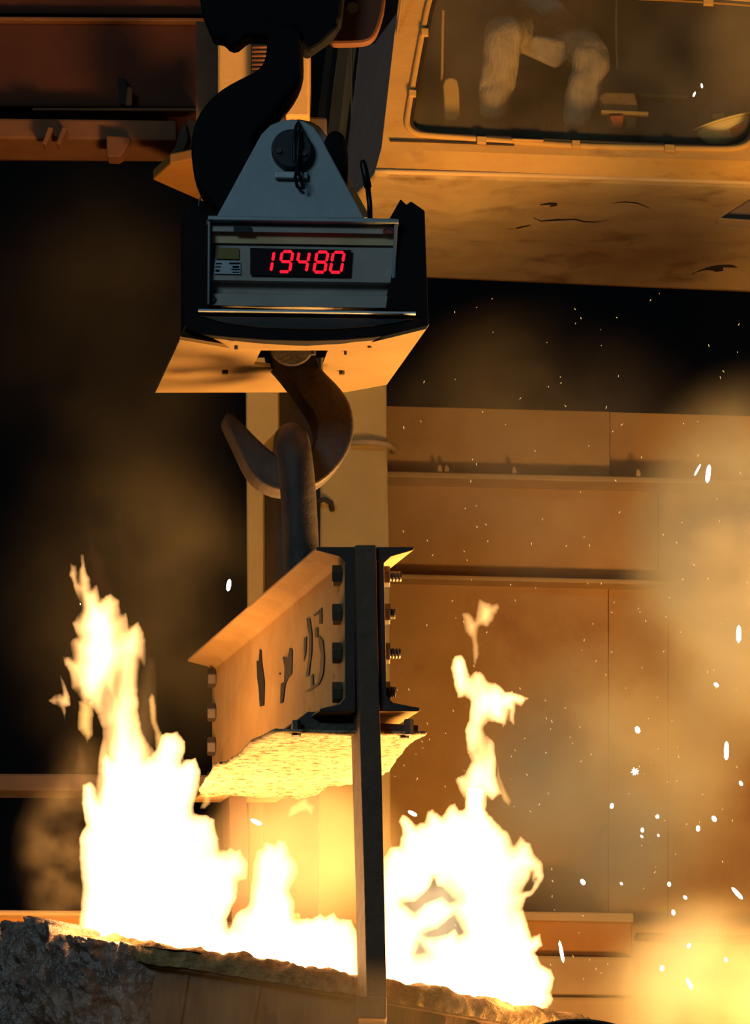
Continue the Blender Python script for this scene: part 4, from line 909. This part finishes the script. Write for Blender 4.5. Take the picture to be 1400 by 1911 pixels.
for i, (x, y, r_, l, a_) in enumerate(SPK):
    spark(x, y, r_, l, a_, 14.2 if y > 300 else 16.4, M['spark'], where[x], 'spark streaks')
DOTL = ['topmost round white spark right of the twisted flame', 'large round white spark straight above the larger spark burst', 'round white spark by the wall seam, below left of the larger burst', 'right-hand round spark of the close pair right of the bursts',
 'left-hand round spark of the close pair right of the bursts', 'large round spark closest to the right side of the blaze', 'round spark just below the close pair, on the second wall seam', 'round spark a little below right of the seam spark',
 'larger round spark level with the top of the stepped steel box', 'round spark on the dark rail right of the stepped steel box', 'round spark farthest right below the dark rail', 'lowest large round spark, right of the stepped steel box',
 'small pointed spark at the right edge below the upright streaks', 'middle-sized spark under the smaller burst', 'small faint spark left of the second wall seam', 'tiny spark against the ladle rim under the right blaze', 'tiny spark directly beneath the middle-sized spark', 'tiny spark right of the pair under the smaller burst']
for i, (x, y, r_) in enumerate(DOT):
    spark(x, y, r_*.62, r_*.8, -50+i*31 % 70, 14.0+(i*.37) % 1.2, M['spark'], DOTL[i], 'round drifting sparks')
for i, (x, y, r_) in enumerate(BUR):
    s_ = 14*1.02/F; c_ = U(x, y, 14); m = MB()
    for k_ in range(9):
        t = k_*2.4+i; v = Vector((math.cos(t), .4*math.sin(k_*1.7), math.sin(t))); l = r_*(.5+.5*abs(math.sin(k_*3.1)))*s_
        m.tube([c_, c_+v*l*.5, c_+v*l], [1.6*s_, 1.1*s_, .4*s_], 5)
    tag(m.build('spark_burst', M['spark']), ('larger' if i == 0 else 'smaller')+' star-like bursting spark right of the fire', 'spark', 'bursting sparks')
rnd = random.Random(3); m = MB()
for i in range(230):
    x = rnd.uniform(730, 1400); y = rnd.choice([rnd.uniform(1080, 1850), rnd.uniform(1080, 1850), rnd.uniform(540, 1080)]); Y = rnd.uniform(13, 16); s_ = Y*1.02/F; c_ = U(x, y, Y)
    t = rnd.uniform(-.9, .9); up = Vector((math.sin(t), .2, math.cos(t))); l = rnd.uniform(1, 3.2)*s_
    m.tube([c_-up*l, c_, c_+up*l], [.2*s_, rnd.uniform(.45, .9)*s_, .2*s_], 4)
tag(m.build('spark_dust', M['spark_dim']), 'fine glittering spark dust in the air on the right', 'sparks', kind='stuff')

# ------------------------------------------------------------------ smoke
def smoke(px, py, Y, rx, ry, rz, dens, label, nscale=2.2, lo=.38, hi=.72, col=(.95, .78, .46), base=0, seed=0, tilt=0, step=1.4, name='smoke'):
    a_ = ppm(Y); bm = bmesh.new(); bmesh.ops.create_icosphere(bm, subdivisions=3, radius=1)
    me = bpy.data.meshes.new(name); bm.to_mesh(me); bm.free()
    o = bpy.data.objects.new(name, me); COL.objects.link(o); o.location = U(px, py, Y); o.scale = (rx/a_, rz, ry/a_); o.rotation_euler = (0, math.radians(tilt), 0)
    m = bpy.data.materials.new('smoke'); m.use_nodes = True; nt = m.node_tree; N = nt.nodes; L = nt.links; N.clear()
    out = N.new('ShaderNodeOutputMaterial'); vs = N.new('ShaderNodeVolumeScatter'); vs.inputs['Color'].default_value = (*col, 1); vs.inputs['Anisotropy'].default_value = .15
    tc = N.new('ShaderNodeTexCoord'); ln = N.new('ShaderNodeVectorMath'); ln.operation = 'LENGTH'; L.new(tc.outputs['Object'], ln.inputs[0])
    fo = N.new('ShaderNodeMapRange'); fo.interpolation_type = 'SMOOTHERSTEP'; fo.inputs[1].default_value = 1; fo.inputs[2].default_value = .25; fo.inputs[3].default_value = 0; fo.inputs[4].default_value = 1; L.new(ln.outputs['Value'], fo.inputs[0])
    ge = N.new('ShaderNodeNewGeometry'); mp = N.new('ShaderNodeMapping'); mp.inputs['Location'].default_value = (seed*3.7, seed*1.3, 0); L.new(ge.outputs['Position'], mp.inputs[0])
    nz = N.new('ShaderNodeTexNoise'); nz.inputs['Scale'].default_value = nscale; nz.inputs['Detail'].default_value = 3; nz.inputs['Roughness'].default_value = .6; L.new(mp.outputs[0], nz.inputs['Vector'])
    r_ = N.new('ShaderNodeMapRange'); r_.inputs[1].default_value = lo; r_.inputs[2].default_value = hi; r_.inputs[3].default_value = base; r_.inputs[4].default_value = 1; L.new(nz.outputs[0], r_.inputs[0])
    mu = N.new('ShaderNodeMath'); mu.operation = 'MULTIPLY'; L.new(fo.outputs[0], mu.inputs[0]); L.new(r_.outputs[0], mu.inputs[1])
    m2 = N.new('ShaderNodeMath'); m2.operation = 'MULTIPLY'; L.new(mu.outputs[0], m2.inputs[0]); m2.inputs[1].default_value = dens
    L.new(m2.outputs[0], vs.inputs['Density']); L.new(vs.outputs[0], out.inputs['Volume'])
    m.cycles.volume_step_rate = step
    me.materials.append(m); tag(o, label, 'smoke', kind='stuff'); return o
smoke(1390, 1080, 16.3, 270, 430, 1.2, 10, 'pale smoke column along the right edge', seed=1)
smoke(1130, 1470, 16.2, 330, 330, 1.2, 3.8, 'tan smoke drifting behind the sparks', seed=2)
smoke(1330, 1860, 15.2, 260, 220, 1.0, 7, 'bright glowing smoke in the lower right corner', seed=3)
smoke(1000, 860, 17.5, 420, 330, 1.2, .8, 'thin brown smoke over the dark gap under the cab', seed=4)
smoke(128, 1570, 13.3, 120, 250, .35, 1.1, 'smoke curling off the left flank of the blaze', nscale=6, lo=.46, hi=.68, seed=5, tilt=8)
smoke(250, 1120, 14.2, 340, 420, .9, .26, 'dim smoke rising around the tall left flame', seed=6)
smoke(200, 640, 14.5, 330, 420, 1.0, .07, 'faint grey smoke in the dark left of the scale', seed=7)
smoke(570, 1600, 13.5, 230, 200, .5, 3.2, 'fire-lit smoke between the hanger bars', nscale=3.5, base=.4, seed=8)
smoke(1390, 90, 16.2, 140, 180, .6, .6, 'tan smoke veil over the right side of the cab window', base=.3, seed=9)
smoke(640, 1890, 11.75, 760, 120, .22, .55, 'thin fume added before the ladle wall to warm it with fire glow', base=.5, seed=10)  # volume added to lay a warm glow over the ladle front
